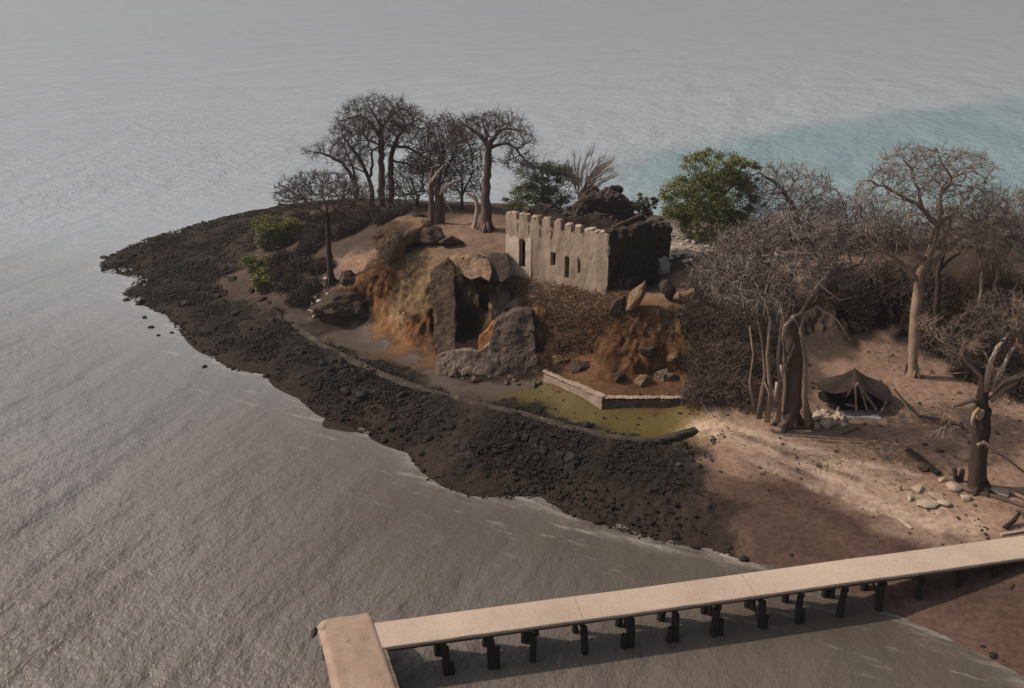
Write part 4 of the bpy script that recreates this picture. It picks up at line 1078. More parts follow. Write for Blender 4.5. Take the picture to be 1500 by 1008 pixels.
# great tangled tree with many hanging stems
b = G(1150, 622)
px_tree('tangled_tree', (1152, 622), 'huge tangled tree with many hanging stems and wide brown crown left of the tarp shelter', 18,
        [([(1164,622),(1162,560),(1164,500),(1158,450),(1150,415)], [24, 21, 22, 19, 12]),
         ([(1160,470),(1190,435),(1225,405),(1260,385)], [9, 6.5, 4, 2]), ([(1156,450),(1125,425),(1090,405),(1060,395)], [9, 6, 4, 2]),
         ([(1155,430),(1160,395),(1172,360)], [8, 5, 2.5]), ([(1165,460),(1205,440),(1240,432,-2)], [6, 4, 2]), ([(1152,430),(1130,395),(1110,365)], [7, 4, 2])],
        [(1135,378,100,44), (1195,362,62,44), (1070,398,56,34), (1222,395,44,34), (1165,340,60,24), (1110,425,70,26,-1.5), (1040,392,30,20)], natt=3000, step=.5, seed=61, bark='bark', infl=8, ntw=6, leafy=(3500, .09, 'dryl'), shell=.2, twigm='twigl')
TG = bpy.data.objects['tangled_tree']; Y = TG.location.y; g = np.random.default_rng(62)
stems = [([(1112,612),(1116,580),(1122,548),(1118,505),(1108,455)], [6, 5, 4.4, 3.6, 2.6]), ([(1124,618),(1128,570),(1124,520),(1128,470)], [5, 4, 3.4, 2.6]),
         ([(1140,618),(1143,575),(1140,520),(1146,465)], [4.6, 3.6, 3, 2.4]), ([(1149,622),(1152,570),(1148,500)], [4, 3.4, 2.6]), ([(1183,622),(1178,580),(1180,530),(1172,480)], [6, 4.6, 4, 3]),
         ([(1104,596),(1098,560),(1104,520),(1098,478)], [2.6, 2.2, 2, 1.4]), ([(1190,625),(1184,600),(1178,570)], [4, 3, 2.4]), ([(1134,592),(1146,548),(1164,505)], [2.2, 2, 1.6]),
         ([(1120,560),(1132,590),(1150,612)], [1.6, 1.4, 1.4]), ([(1146,512),(1160,525),(1174,536)], [1.6, 1.6, 1.2])]
for k, (pts, rr) in enumerate(stems):
    q = px_line(pts, Y - g.uniform(.2, 1.1)); m = MB(); m.tube(q, np.array(rr) * mpp(Y) * .8, 7, True, .16); m.build('stem', M['barkl' if k % 3 else 'bark'], TG, smooth=True)
for pts, rr in [([(1146,500),(1150,478),(1164,462),(1180,458)], [2.4, 2.6, 2.4, 1.6]), ([(1180,458),(1172,482),(1178,500)], [2, 1.6, .8]), ([(1160,462),(1170,478)], [1.4, 1]), ([(1172,460),(1196,420),(1212,400),(1232,384)], [2, 2, 1.6, .8]),
                ([(1194,448),(1226,468),(1246,500)], [1.6, 1.2, .5]), ([(1128,470),(1120,435),(1128,400)], [2, 1.8, 1.2]), ([(1138,560),(1136,585)], [2, 1.8]), ([(1144,535),(1146,552)], [2, 1.6]), ([(1204,420),(1230,440),(1246,436)], [1.3, 1.1, .5]), ([(1165,430),(1164,395)], [2.6, 2.2])]:
    m = MB(); m.tube(px_line(pts, Y - 1.6), np.array(rr) * mpp(Y), 6, True, .15); m.build('dead_branch', M['dead'], TG, smooth=True)

px_tree('bare_tree', (1172, 330), 'bare tree with one thick limb leaning left, between the green tree and the open water', 6,
        [([(1172,330),(1164,308),(1150,284),(1134,266),(1112,254)], [7, 6, 5, 3.6, 1.6]), ([(1152,288),(1160,270),(1170,258)], [3.4, 2.4, 1.2]), ([(1166,312),(1190,290),(1210,282)], [3, 2, 1.1])],
        [(1165,272,54,26), (1125,268,40,24), (1200,295,36,28), (1150,300,60,20)], natt=1300, seed=63, Y=74, **leafless)
px_tree('baobab_tree', (1338, 552), 'tall pale trunked baobab with wide bare crown rising behind the tarp shelter', 12,
        [([(1334,552),(1340,500),(1343,450),(1345,410)], [11, 10, 9.5, 9]), ([(1345,412),(1356,385),(1368,355),(1374,330)], [8.5, 8, 8, 7]), ([(1374,332),(1378,305),(1376,280),(1382,268),(1398,260)], [6, 5, 4, 3.2, 1.8]), ([(1370,330),(1352,308),(1330,292),(1300,276),(1264,264)], [5.5, 4.8, 4, 3, 1.6]),
         ([(1342,412),(1325,388),(1306,372),(1282,364)], [7, 5.6, 4.2, 2]), ([(1347,402),(1375,378),(1398,356),(1425,334),(1452,328)], [7, 6, 5, 3.4, 1.6]), ([(1346,378),(1332,358),(1312,336)], [5, 4, 1.6]), ([(1352,300),(1338,262),(1330,236),(1312,226)], [3.6, 3, 2, 1.2]), ([(1377,290),(1398,262),(1378,238),(1374,220)], [4, 3, 2, 1.2]), ([(1360,352),(1372,332),(1388,318)], [6, 5, 4]), ([(1378,360),(1388,335),(1392,322)], [5.5, 5, 4])],
        [(1345,258,66,38), (1300,292,52,36), (1400,270,52,44), (1430,312,44,36), (1310,340,50,30), (1400,330,50,30), (1355,232,34,16)], natt=2400, seed=64, twigm='twigl', bark='barkl', step=.5, infl=8, twig=.7)
BB = [o for o in bpy.data.objects if o.get('label', '').startswith('tall pale trunked')][0]
m = MB(); m.tube(px_line([(1328,548),(1334,500),(1337,455),(1342,420)], BB.location.y + .3), np.array([3.4, 3, 3, 3]) * mpp(BB.location.y), 8, True, .1); m.build('trunk', M['barkl'], BB, smooth=True)
px_tree('dark_tree', (1373, 500), 'dark shaded tree trunk close behind the tall pale baobab', 6,
        [([(1373,500),(1373,450),(1376,400),(1382,360)], [7, 6.4, 6, 4]), ([(1376,395),(1400,372),(1430,360)], [4, 3, 1.5])],
        [(1410,345,50,30), (1385,330,40,30)], natt=700, seed=65, bark='barkd', **leafless)
px_tree('bare_tree', (1434, 470), 'slim pale stemmed tree, left of the pair before the dark bank at right', 5,
        [([(1430,470),(1436,430),(1442,386)], [4.6, 4, 3.4]), ([(1440,400),(1425,350),(1420,320)], [3, 2, 1.1]), ([(1442,390),(1460,350),(1470,320)], [3, 2, 1.1])],
        [(1435,330,44,40), (1465,345,40,36)], natt=1100, seed=66, bark='barkl', **leafless)
px_tree('bare_tree', (1452, 468), 'slim pale stemmed tree, right of the pair before the dark bank at right', 5,
        [([(1452,468),(1457,430),(1462,388)], [4.4, 3.8, 3.2]), ([(1462,392),(1490,350),(1510,325)], [3, 2, 1.1]), ([(1462,388),(1455,345),(1452,318)], [3, 2, 1.1])],
        [(1485,325,44,38), (1515,345,50,50), (1480,300,40,24)], natt=1300, seed=67, bark='barkl', **leafless)
px_tree('thicket_tree', (1240, 395), 'grey brown thicket of bare branches between the tangled tree and the tall pale baobab', 4,
        [([(1240,395),(1240,372),(1236,350)], [4, 3, 2]), ([(1240,380),(1270,355),(1290,345)], [2.4, 1.8, 1]), ([(1240,380),(1215,350)], [2.4, 1])],
        [(1235,330,52,34), (1275,345,44,30), (1215,355,40,26), (1260,305,34,20)], natt=1700, seed=68, Y=70, bark='barkd', step=.5, infl=8, ntw=5)
px_tree('thicket_tree', (1405, 405), 'grey thicket of bare branches on top of the dark bank behind the two slim trees', 4,
        [([(1405,405),(1405,380),(1408,360)], [4, 3, 2]), ([(1405,388),(1435,370)], [2.4, 1]), ([(1405,388),(1380,370)], [2.4, 1])],
        [(1400,365,46,30), (1450,375,50,26), (1480,390,40,24)], natt=1500, seed=69, Y=71, bark='barkd', step=.5, infl=8, ntw=5)
for k, ((bx, by), cr) in enumerate([((1290,400),[(1285,352,50,34),(1310,330,34,24)]), ((1196,400),[(1190,335,46,30),(1160,322,40,20)]), ((1340,398),[(1340,362,50,30)]), ((1470,405),[(1475,350,50,36)]), ((1110,392),[(1100,340,44,30),(1075,350,36,24)])]):
    px_tree('thicket_tree', (bx, by), ['grey tangle of bare branches on the bank left of the tall pale baobab crown', 'grey tangle of bare branches rising behind the tangled tree crown', 'grey tangle of bare branches directly behind the tall pale baobab fork', 'grey tangle of bare branches behind the two slim stems at the right edge', 'grey tangle of bare branches right below the green tree'][k], 4,
        [([(bx,by),(bx+2,by-22),(cr[0][0],cr[0][1]+10)], [4, 3, 1.6]), ([(bx+2,by-20),(bx-18,by-38)], [2.4, 1]), ([(bx+2,by-20),(bx+20,by-40)], [2.4, 1])],
        cr, natt=1300, seed=160 + k, Y=72 + k, bark='barkd', step=.5, infl=8, ntw=5, twigm='twigl')
# near tree, hard right, bleached limbs
px_tree('near_tree', (1432, 718), 'dark near tree with bleached broken limbs spreading from its swollen top at the right', 15,
        [([(1430,718),(1433,670),(1436,630),(1437,600)], [20, 18.5, 18, 20]), ([(1437,606),(1440,575),(1444,555)], [16, 12, 9]), ([(1444,572),(1450,535),(1462,508),(1474,494)], [6,5,3.5,2]), ([(1450,570),(1466,545),(1478,520),(1486,508),(1500,512)], [6,4.6,3,2.4,1.2]), ([(1452,574),(1470,558),(1495,550),(1520,540)], [6,4.5,3.5,2]), ([(1440,575),(1436,550),(1415,530),(1395,512),(1368,492)], [5,3.6,2.6,1.6,.8])],
        [(1465,470,56,36), (1510,490,46,46), (1430,480,40,30), (1395,515,26,22)], natt=2600, rmin=.02, seed=70, bark='barkd', step=.42, infl=12, twig=.5)
NT = [o for o in bpy.data.objects if o.get('label', '').startswith('dark near tree')][0]; Y = NT.location.y
for pts, rr, mm in [([(1444,572),(1450,535,-.3),(1462,508,-.4),(1474,494,-.4)], [7.5, 6, 4.6, 2.6], 'dead'), ([(1450,570),(1466,545),(1478,520),(1486,508),(1500,512)], [7, 5.6, 4, 3.4, 1.8], 'dead'), ([(1452,574),(1470,558),(1495,550),(1520,540)], [7, 5.5, 4.5, 3], 'dead'),
                    ([(1440,575),(1436,550),(1415,530),(1395,512),(1368,492)], [6, 4.6, 3.6, 2.6, 1], 'barkl'), ([(1440,592),(1425,586),(1408,592),(1395,596)], [7, 6, 4, 2], 'bark'), ([(1450,588),(1470,570),(1490,560)], [8, 6, 4], 'barkl'),
                    ([(1432,652,-.7),(1440,648,-.8),(1455,660,-.8),(1475,672,-.8),(1500,692,-.8)], [5, 5, 3.6, 3, 2.4], 'barkl'), ([(1434,598,-.35),(1427,606,-.5),(1424,618,-.55),(1430,630,-.5)], [4, 4.6, 3.6, 2], 'barkl'), ([(1474,494,-.4),(1492,474,-.4),(1510,450)], [2.4, 1.8, 1], 'twigl'), ([(1440,560),(1420,545),(1390,548)],[2.6,2,1],'bark')]:
    m = MB(); m.tube(px_line(pts, Y - .15), np.array(rr) * mpp(Y, 2) * .62, 8, True, .15); m.build('limb', M[mm], NT, smooth=True)
v, f = rock(atY(1436, 606, Y - .5), (.22, .16, .40), 3, 4, .15, 2); mk('bare_wood_patch', v, f, M['dead'], NT, smooth=True)

def fork(p, d, ln, r, depth, g, mb):
    n = 5; P_ = [p]
    for k in range(n):
        d = d + g.normal(size=3) * .22 + np.array([0, 0, .05]); d /= np.linalg.norm(d); P_.append(P_[-1] + d * ln / n)
    mb.tube(np.array(P_), np.linspace(r, r * .5, n + 1), 6 if r > .02 else 4, False)
    if depth:
        for k in (2, 3, 4, 5, 5):
            e = d + g.normal(size=3) * .75; e /= np.linalg.norm(e); fork(P_[k], e, ln * g.uniform(.5, .8), r * .55, depth - 1, g, mb)
g = np.random.default_rng(77); mb = MB()
for x, y, dx_, dz_, ln, r in [(1474,494,.35,.9,1.3,.05),(1462,510,-.3,.9,1.1,.045),(1500,512,.6,.8,1.2,.05),(1486,508,.1,1,1.1,.05),(1478,520,.4,.8,1.0,.045),(1450,535,-.4,.9,1.0,.04),(1415,530,-.5,.8,1.0,.04),(1395,512,-.6,.7,.9,.035),(1368,492,-.6,.6,.8,.025),(1490,550,.6,.7,1.2,.045),(1400,594,-.9,.15,.9,.03),(1510,545,.4,.9,1.2,.045)]:
    fork(atY(x, y, Y - .2), np.array([dx_, g.uniform(-.5, .1), dz_]), ln * 1.25, r * 1.35, 3, g, mb)
mb.build('branches', M['barkl'], NT)
# brush on the far right rise and along the banks
SB = 'dry scrub bushes on the bank left of the tangled tree'
k = 0
for (x, y, r, h) in [(1030,585,1.3,1.2),(1060,575,1.5,1.4),(1090,585,1.4,1.3),(1040,545,1.5,1.5),(1075,540,1.6,1.5),(1105,545,1.5,1.5),(1045,505,1.6,1.4),(1080,500,1.7,1.5),(1108,498,1.5,1.5),(1055,468,1.7,1.3),(1090,460,1.8,1.4),(1030,450,1.3,1.0),(1020,480,1.2,1.1),(1022,525,1.1,1.1)]:
    p = G(x, y); shrub('scrub_bush', p, r, h, 'dry grey brown scrub bush on the bank between the orange cliff and the tangled tree', ('dry', 'rust' if k % 3 else 'dry'), 200 + k, 1000, 1300, 'bush', SB, lsize=.055); k += 1
SB2 = 'dry scrub bushes on top of the bank behind the ruins'
for (x, y, r, h) in [(1060,415,1.8,1.2),(1100,405,2,1.4),(1030,425,1.2,.8),(1075,385,2,1.4),(1110,372,2,1.6),(1140,360,2,1.6),(1040,395,1.5,1.0)]:
    p = G(x, y); shrub('scrub_bush', p, r, h, 'grey dry scrub bush on the high ground between the ruins and the tangled tree crown', ('dryl', 'dry'), 200 + k, 900, 2200, 'bush', SB2); k += 1
SB3 = 'dark scrub bushes along the shaded bank at the right'
for (x, y, r, h) in [(1215,420,1.7,1.2),(1300,412,1.8,1.2),(1440,430,2,2),(1480,440,2.2,2.2),(1255,448,1.3,1.0),(1350,425,1.8,1.6),(1405,465,1.7,1.6),(1445,470,1.8,1.8),(1485,480,2,2),(1360,462,1.5,1.3)]:
    p = G(x, y); shrub('scrub_bush', p, r, h, 'dark brown scrub bush on the steep shaded bank behind the tall pale baobab', ('leafb', 'leafb') if k % 2 else ('dry', 'leafb'), 200 + k, 800, 900, 'bush', SB3, lsize=.06); k += 1
SB4 = 'tangles of dead brushwood behind the near tree'
for (x, y, r, h) in [(1410,525,1.3,.9),(1450,520,1.6,1.2),(1490,540,1.6,1.3),(1375,510,1.1,.8),(1490,580,1.2,.8),(1420,555,1.0,.6)]:
    p = G(x, y); shrub('brushwood', p, r, h, 'tangle of dead branches and brushwood heaped behind the near tree', ('barkd', 'dry'), 200 + k, 700, 900, 'brushwood', SB4, ln=.9); k += 1
SB5 = 'bushes of the dark hump at the left of the island'
for (x, y, r, h) in [(430,345,1.3,.8),(455,365,1.4,.9),(440,395,1.3,.8),(465,330,1.3,.9),(425,420,1.2,.7),(455,430,1.1,.7),(500,345,1.3,.8),(410,385,1.2,.7),(540,318,1.4,.9),(470,350,1.4,.9),(455,345,1.3,.8),(470,395,1.1,.6),(445,375,1.3,.8),(412,405,1.2,.6),(440,440,1.1,.5),(415,360,1.3,.8),(520,335,1.3,.8),(565,325,1.2,.8),(435,325,1.3,.8),(590,318,1.4,.9),(500,322,1.3,.8)]:
    p = G(x, y); shrub('low_scrub', p, r, h, 'low dark scrub on the brown hump around the small bare tree at the left', ('barkd', 'dry'), 200 + k, 800, 1500, 'bush', SB5); k += 1
# dry grass and brush pouring down the slope under the fort
def grass(name, pts, rad, n, ln, m, seed, label, kind='stuff', lean=(.25, -.35, .9)):
    g = np.random.default_rng(seed); Ps = []
    for (x, y), r in zip(pts, rad):
        c = G(x, y); q = c[:2] + g.normal(size=(n // len(pts), 2)) * r * .5; Ps.append(q)
    Q = np.concatenate(Ps); B = np.c_[Q, gz(Q) - .02]
    d = np.array(lean) + g.normal(size=(len(B), 3)) * .32; d /= np.linalg.norm(d, axis=1)[:, None]
    L_ = ln * g.uniform(.4, 1.3, len(B))[:, None]; mid = B + d * L_ * .6; d[:, 2] -= .6; end = mid + d * L_ * .5
    mb = MB(); mb.add(*sticks(B, mid, .02, .015)); mb.add(*sticks(mid, end, .015, .004))
    o = mb.build(name, M[m]); tag(o, label, name.replace('_', ' '), kind=kind); return o
grass('dry_grass', [(800,435),(830,440),(855,448),(880,450),(820,455),(770,432),(900,445),(845,430)], [1.3]*8, 7000, .7, 'straw', 71, 'pale dry grass on the shelf at the foot of the fort wall')
grass('brush', [(800,470),(830,475),(860,475),(885,472),(820,505),(850,505),(810,535),(905,462)], [.9]*8, 2000, .9, 'rust', 72, 'dark dry brush hanging down the slope below the fort')
grass('brush', [(930,470),(960,470),(990,480),(935,500),(970,510),(1000,500),(915,460)], [1.1]*7, 350, .5, 'rust', 73, 'rusty dry brush hanging on the orange cliff')

# ------------------------------------------------------------------ boulders
def boulder(px, py, wpx, hpx, label, m, seed, depth=1.0, name='boulder', cat='boulder', sub=4, cuts=6, rz=0, sink=.3, rough=.3, tilt=0, Y=None, group=None):
    b = G(px, py) if Y is None else atY(px, py, Y); s = mpp(b[1], b[2]); r = np.array([wpx * s / 2, wpx * s / 2 * depth, hpx * s / 2])
    v, f = rock(b + np.array([0, r[1] * .5, r[2] * (1 - sink)]), r, sub, seed, rough, cuts, eul(0, tilt, rz))
    o = mk(name, v, f, M[m], origin=b); return tag(o, label, cat, group)
boulder(590, 366, 92, 46, 'long tan boulder overhanging the left edge of the orange cliff', 'tanrock', 81, 1.0, tilt=-.32, rough=.35)
boulder(622, 362, 56, 36, 'brown shaded slab boulder in front of the broken grey trunk', 'darkrock', 82, .9, cuts=9, tilt=.05)
boulder(661, 361, 40, 17, 'flat dark brown boulder lying on the sand right of the slab boulder', 'darkrock', 83, .9)
boulder(575, 392, 40, 60, 'narrow tan boulder wedged under the overhanging one at the cliff edge', 'tanrock', 84, .8, tilt=.5)
boulder(510, 417, 36, 20, 'rounded dark boulder on pale sand beside the small bare tree', 'darkrock', 85, .9)
boulder(580, 318, 32, 12, 'flat grey boulder lying among scrub in front of the tall domed baobabs', 'oliverock', 86, .9)
boulder(606, 322, 34, 14, 'low brown boulder on the hump right of the flat grey boulder', 'darkrock', 87, .9)
boulder(738, 466, 40, 38, 'olive grey rounded boulder hanging at the top of the black hollow', 'oliverock', 88, 1.0, sink=.2)
boulder(760, 462, 52, 26, 'pale olive boulder half buried in grass right of the hollow', 'oliverock', 89, .9)
boulder(978, 442, 30, 36, 'dark pointed boulder standing at the brink above the orange cliff', 'basalt', 90, .7, cuts=9, sink=.15)
boulder(934, 458, 26, 58, 'leaning brown stone fin at the brink right of the dark side wall', 'tanrock', 91, .8, cuts=8, tilt=.5, sink=.2)
boulder(905, 470, 20, 50, 'thin brown stone fin leaning on the slope below the fort corner', 'darkrock', 92, .8, cuts=8, tilt=.5, sink=.3)
boulder(1008, 448, 26, 30, 'brown crumbling boulder at the right end of the cliff brink', 'tanrock', 93, .9, sink=.2)
boulder(506, 470, 78, 46, 'dark rounded mound of rubble below the small bare tree', 'darkrock', 94, .7, name='rubble_mound', cat='rubble mound', sink=.6, rough=.6, cuts=4, sub=5)
WG = 'pale stones scattered on the dark rubble mound'; g = np.random.default_rng(95)
for k in range(34):
    y = 410 + g.random() * 58; x = 452 + abs(g.normal()) * 13 + (8 if y < 425 else 0); p = G(x, y); s = g.uniform(.10, .30)
    v, f = rock(p + np.array([0, 0, s * .3]), g.uniform(.7, 1.2, 3) * np.array([s, s, s * .7]), 2, 300 + k, .3, 6)
    tag(mk('pale_stone', v, f, M['white' if k % 3 else 'pale'], origin=p), 'pale angular stone scattered on the dark rubble mound below the small bare tree', 'stone', WG)
WG = 'pale stones heaped beside the tarp shelter'
for k in range(26):
    x = g.uniform(1192, 1236); y = 628 - (x - 1190) * .1 - g.random() * 26 * (1 - (x - 1192) / 80); p = G(x, y); s = g.uniform(.16, .42)
    v, f = rock(p + np.array([0, 0, s * .35]), g.uniform(.75, 1.2, 3) * np.array([s, s, s * .75]), 2, 350 + k, .25, 5)
    tag(mk('pale_stone', v, f, M['pale'], origin=p), 'pale stone in the heap between the tangled tree and the dark tarp shelter', 'stone', WG)
WG = 'white rubble stones on the slope behind the ruins'
for k in range(60):
    x = g.uniform(982, 1045); y = g.uniform(345, 385); p = G(x, y); s = g.uniform(.1, .38)
    v, f = rock(p + np.array([0, 0, s * .2]), g.uniform(.7, 1.2, 3) * np.array([s, s, s * .6]), 2, 400 + k, .3, 6)
    tag(mk('rubble_stone', v, f, M['white'], origin=p), 'whitish rubble stone on the slope between the ruined stump and the green tree', 'stone', WG)
WG = 'pale slabs lying on the sand left of the near tree'
for (x, y, w_, h, rz) in [(1345,722,26,12,.2),(1372,733,30,12,-.5),(1385,742,22,10,-.5),(1360,742,40,9,-.1),(1402,720,30,12,-.3),(1415,735,18,10,0),(1335,735,16,10,.4),(1465,728,36,13,-.3),(1380,708,14,10,.2),(1318,720,10,12,0)]:
    boulder(x, y, w_, h, 'pale angular stone slab on the sand between the bridge and the near tree', 'pale', 450 + x, .7, 'stone_slab', 'stone slab', 3, 9, rz, .55, .2, 0, None, WG)
for (x, y, w_, h, sd, m_, lab) in [(975,560,34,30,1,'oliverock','yellowish lumpy boulder in the orange cliff behind the low wall'),(940,565,30,26,2,'tanrock','brown boulder left of the yellowish one behind the low wall'),(905,560,26,22,3,'darkrock','dark boulder at the foot of the brush slope behind the low wall'),(850,545,30,26,4,'darkrock','dark brown boulder above the corner of the low wall'),(990,535,26,24,5,'tanrock','brown boulder above the right end of the low wall'),(950,525,34,26,6,'darkrock','brown block high in the orange cliff below the stone fins'),(820,535,24,20,7,'tanrock','tan boulder above the left wing of the low wall')]:
    boulder(x, y, w_, h, lab, m_, 700 + sd, .7, sink=.62, rough=.55, cuts=9, sub=5)
for k, (x, y, r, h) in enumerate([(915,425,1.0,2.0),(930,420,1.0,2.2),(945,412,.9,1.8)]):
    shrub('climbing_shrub', G(x, y), r, h, 'dark tangled shrub climbing the shaded side wall of the fort', ('barkd', 'leafb'), 800 + k, 900, 2000, 'bush', 'shrubs climbing the fort side wall')
# timbers and driftwood
def log(pts, rr, label, m, name='log', cat='log', lift=.12, k=8):
    P_ = np.array([G(*p[:2]) + np.array([0, 0, lift + (p[2] if len(p) > 2 else 0)]) for p in pts]); s = mpp(P_[0][1], 2)
    return tag(mk(name, *tube(P_, np.array(rr) * s, k, True, .12), M[m], origin=P_[0]), label, cat)
def plank(p0, p1, wd, th, label, m, lift=(.1, .1), name='plank'):
    a = G(*p0) + np.array([0, 0, lift[0]]); b = G(*p1) + np.array([0, 0, lift[1]]); d = b - a; l = np.linalg.norm(d); d /= l
    u = np.cross([0, 0, 1], d); u /= np.linalg.norm(u); n = np.cross(d, u); n_ = 14; Vv = []
    for k in range(n_ + 1):
        c = a + d * l * k / n_; e = .03 * fbm(np.array([[k * .7, wd * 9]]), 2)[0]
        for s_, t_ in ((-1, -1), (1, -1), (1, 1), (-1, 1)): Vv.append(c + u * s_ * (wd / 2 + e) + n * t_ * th / 2)
    ii = np.arange(n_)[:, None] * 4 + np.arange(4)[None]; j2 = np.arange(n_)[:, None] * 4 + (np.arange(4)[None] + 1) % 4
    F = np.stack([ii, j2, j2 + 4, ii + 4], -1).reshape(-1, 4)
    return tag(mk(name, np.array(Vv), [F, np.array([[3, 2, 1, 0]]), np.array([[0, 1, 2, 3]]) + n_ * 4], M[m], origin=a), label, 'plank')
plank((1328, 668), (1374, 698), .42, .12, 'black weathered plank propped on a stone on the sand', 'pile', (.45, .2))
boulder(1354, 692, 22, 16, 'dark block that props up the black plank', 'darkrock', 97, .8, cuts=8)
log([(1385,706),(1420,722),(1455,730),(1500,745)], [3, 3.2, 3, 2.6], 'long dark log lying across the foot of the near tree', 'bark')
log([(1440,722),(1475,722),(1510,738)], [3, 3, 2.6], 'second pale log right behind the near tree foot', 'barkl')
log([(1195,682),(1250,702),(1315,722)], [1.6, 1.8, 1.2], 'long bleached driftwood trunk half sunk in the beach', 'barkl', lift=-.03)
log([(1300,756),(1318,764),(1335,776)], [2.2, 2.4, 2], 'short pale driftwood piece on the red mud above the bridge', 'dead', lift=.05)
log([(1232,640),(1256,630)], [1.6, 2.2], 'small dark stick on the sand in front of the tarp shelter', 'barkd', lift=.04)
log([(1470,778),(1482,772,.25),(1490,766,.5)], [3.4, 3.6, 2], 'short dark curved timber on the sand just above the bridge', 'pile')
log([(1466,786),(1500,780)], [2.4, 2.2], 'pale timber lying on the sand against the far edge of the bridge', 'dead', lift=.08)
log([(1306,590,.9),(1330,610,.5),(1345,618,.3),(1375,624,.25),(1408,632,.3)], [1, 1.5, 2.4, 3, 3.2], 'fallen dark branch reaching from the near tree to the tarp shelter', 'barkd', 'fallen_branch', 'branch')
log([(1240,565),(1265,560),(1285,566)], [2, 2.6, 1.6], 'dark bit of wood on the sand just behind the tarp shelter', 'barkd', lift=.03) if False else None
q = G(1404, 706); t = thing('driftwood_stump', q, 'two pronged dark stump sticking out of the sand left of the near tree', 'stump')
for dx_, h in ((-5, 22), (5, 20)):
    m = MB(); m.tube(px_line([(1404 + dx_ * .4, 707), (1404 + dx_, 696), (1404 + dx_ * 1.2, 707 - h)], q[1]), np.array([4, 3.6, 2.6]) * mpp(q[1], 2), 8, True, .15); m.build('prong', M['barkd'], t)

# ------------------------------------------------------------------ tarp shelter
def shelter():
    Yf = G(1252, 602)[1]; base = G(1252, 600); t = thing('tarp_shelter', base, 'low dark canvas tarp shelter propped on bleached poles on the sand', 'shelter')
    apex = atY(1252, 540, Yf + 1.6)
    rim = [atY(1192,563,Yf+.2), atY(1203,573,Yf-.5), atY(1222,578,Yf-.7), atY(1240,575,Yf-.6), atY(1258,566,Yf-.3), atY(1280,580,Yf-.7), atY(1296,590,Yf-.5), atY(1306,577,Yf+.5), atY(1300,566,Yf+1.2), atY(1282,556,Yf+2.4), atY(1262,550,Yf+3.2), atY(1235,549,Yf+3.0), atY(1212,554,Yf+1.6)]
    n = len(rim); K = 7; S = 4; Vv = []; 
    rimd = []
    for k in range(n):
        for s in range(S):
            a, b = rim[k], rim[(k + 1) % n]; u = s / S; p = a * (1 - u) + b * u; p = p + np.array([0, 0, .02 * math.sin(u * math.pi)]); rimd.append(p)
    N_ = len(rimd)
    for j in range(1, K + 1):
        r = j / K
        for p in rimd:
            c = apex * (1 - r) + p * r; sag = -.16 * math.sin(r * math.pi)
            Vv.append(c + np.array([0, 0, sag + .05 * fbm(np.array([c * 1.7]), 3)[0]]))
    Vv = np.array(Vv + [apex]); a_ = len(Vv) - 1
    F = [[j * N_ + k, j * N_ + (k + 1) % N_, (j + 1) * N_ + (k + 1) % N_, (j + 1) * N_ + k] for j in range(K - 1) for k in range(N_)]
    T_ = [[a_, (k + 1) % N_, k] for k in range(N_)]
    o = mk('canopy', Vv, [np.array(F), np.array(T_)], M['tarp'], t)
    so = o.modifiers.new('thickness', 'SOLIDIFY'); so.thickness = .03
    # dark back and side cloth hanging to the ground
    B = [rim[k] for k in (12, 11, 10, 9, 8)]; W = []
    for p in B: W.append(p - np.array([0, 0, .03])); g0 = gz([p])[0]; W.append(np.array([p[0] * .97 + base[0] * .03, p[1] * .97 + base[1] * .03, g0 - .05]))
    o = mk('back_cloth', np.array(W), np.array([[2 * k, 2 * k + 1, 2 * k + 3, 2 * k + 2] for k in range(len(B) - 1)]), M['black'], t)
    so = o.modifiers.new('thickness', 'SOLIDIFY'); so.thickness = .03
    for p0, p1, r in [((1254,602),(1253,563),1.5), ((1284,600),(1256,562),2.2), ((1270,600),(1262,572),1.6), ((1256,596),(1238,592),1.2), ((1225,607),(1229,595),1.5), ((1290,606),(1298,588),1.6)]:
        q = np.linspace(atY(*p0, Yf - .65), atY(*p1, Yf - .5), 5); m = MB(); m.tube(q, r * mpp(Yf, 2), 6, True, .12); m.build('pole', M['barkl'], t)
    m = MB(); g = np.random.default_rng(8)
    for x, y, sx, sz in [(1210,580,.5,.4),(1222,583,.6,.42),(1238,590,.7,.5),(1250,588,.5,.5),(1262,594,.55,.4),(1278,590,.6,.6),(1290,597,.4,.4)]:
        c = atY(x, y, Yf + .35); c[2] = max(c[2], gz([c])[0] + sz * .3); v, f = rock(c, (sx, .5, sz), 3, int(x), .25, 2); m.add(v, f)
    m.build('bundle', M['black'], t, smooth=True)
    c = atY(1262, 606, Yf - .75); c[2] = gz([c])[0] + .05
    Vv = []; 
    for a in np.linspace(0, 1, 15):
        for b_ in np.linspace(0, 1, 5):
            q = c + np.array([(a - .5) * 2.3, (b_ - .5) * .75 + .1 * math.sin(a * 5), 0]); q[2] = gz([q])[0] + .07 + .05 * fbm(np.array([[q[0] * 3, q[1] * 3]]), 2)[0]; Vv.append(q)
    ii = (np.arange(14)[:, None] * 5 + np.arange(4)[None]); F = np.stack([ii, ii + 5, ii + 6, ii + 1], -1).reshape(-1, 4)
    o = mk('ground_sheet', np.array(Vv), F, M['sheet'], t); so = o.modifiers.new('thickness', 'SOLIDIFY'); so.thickness = .03
shelter()

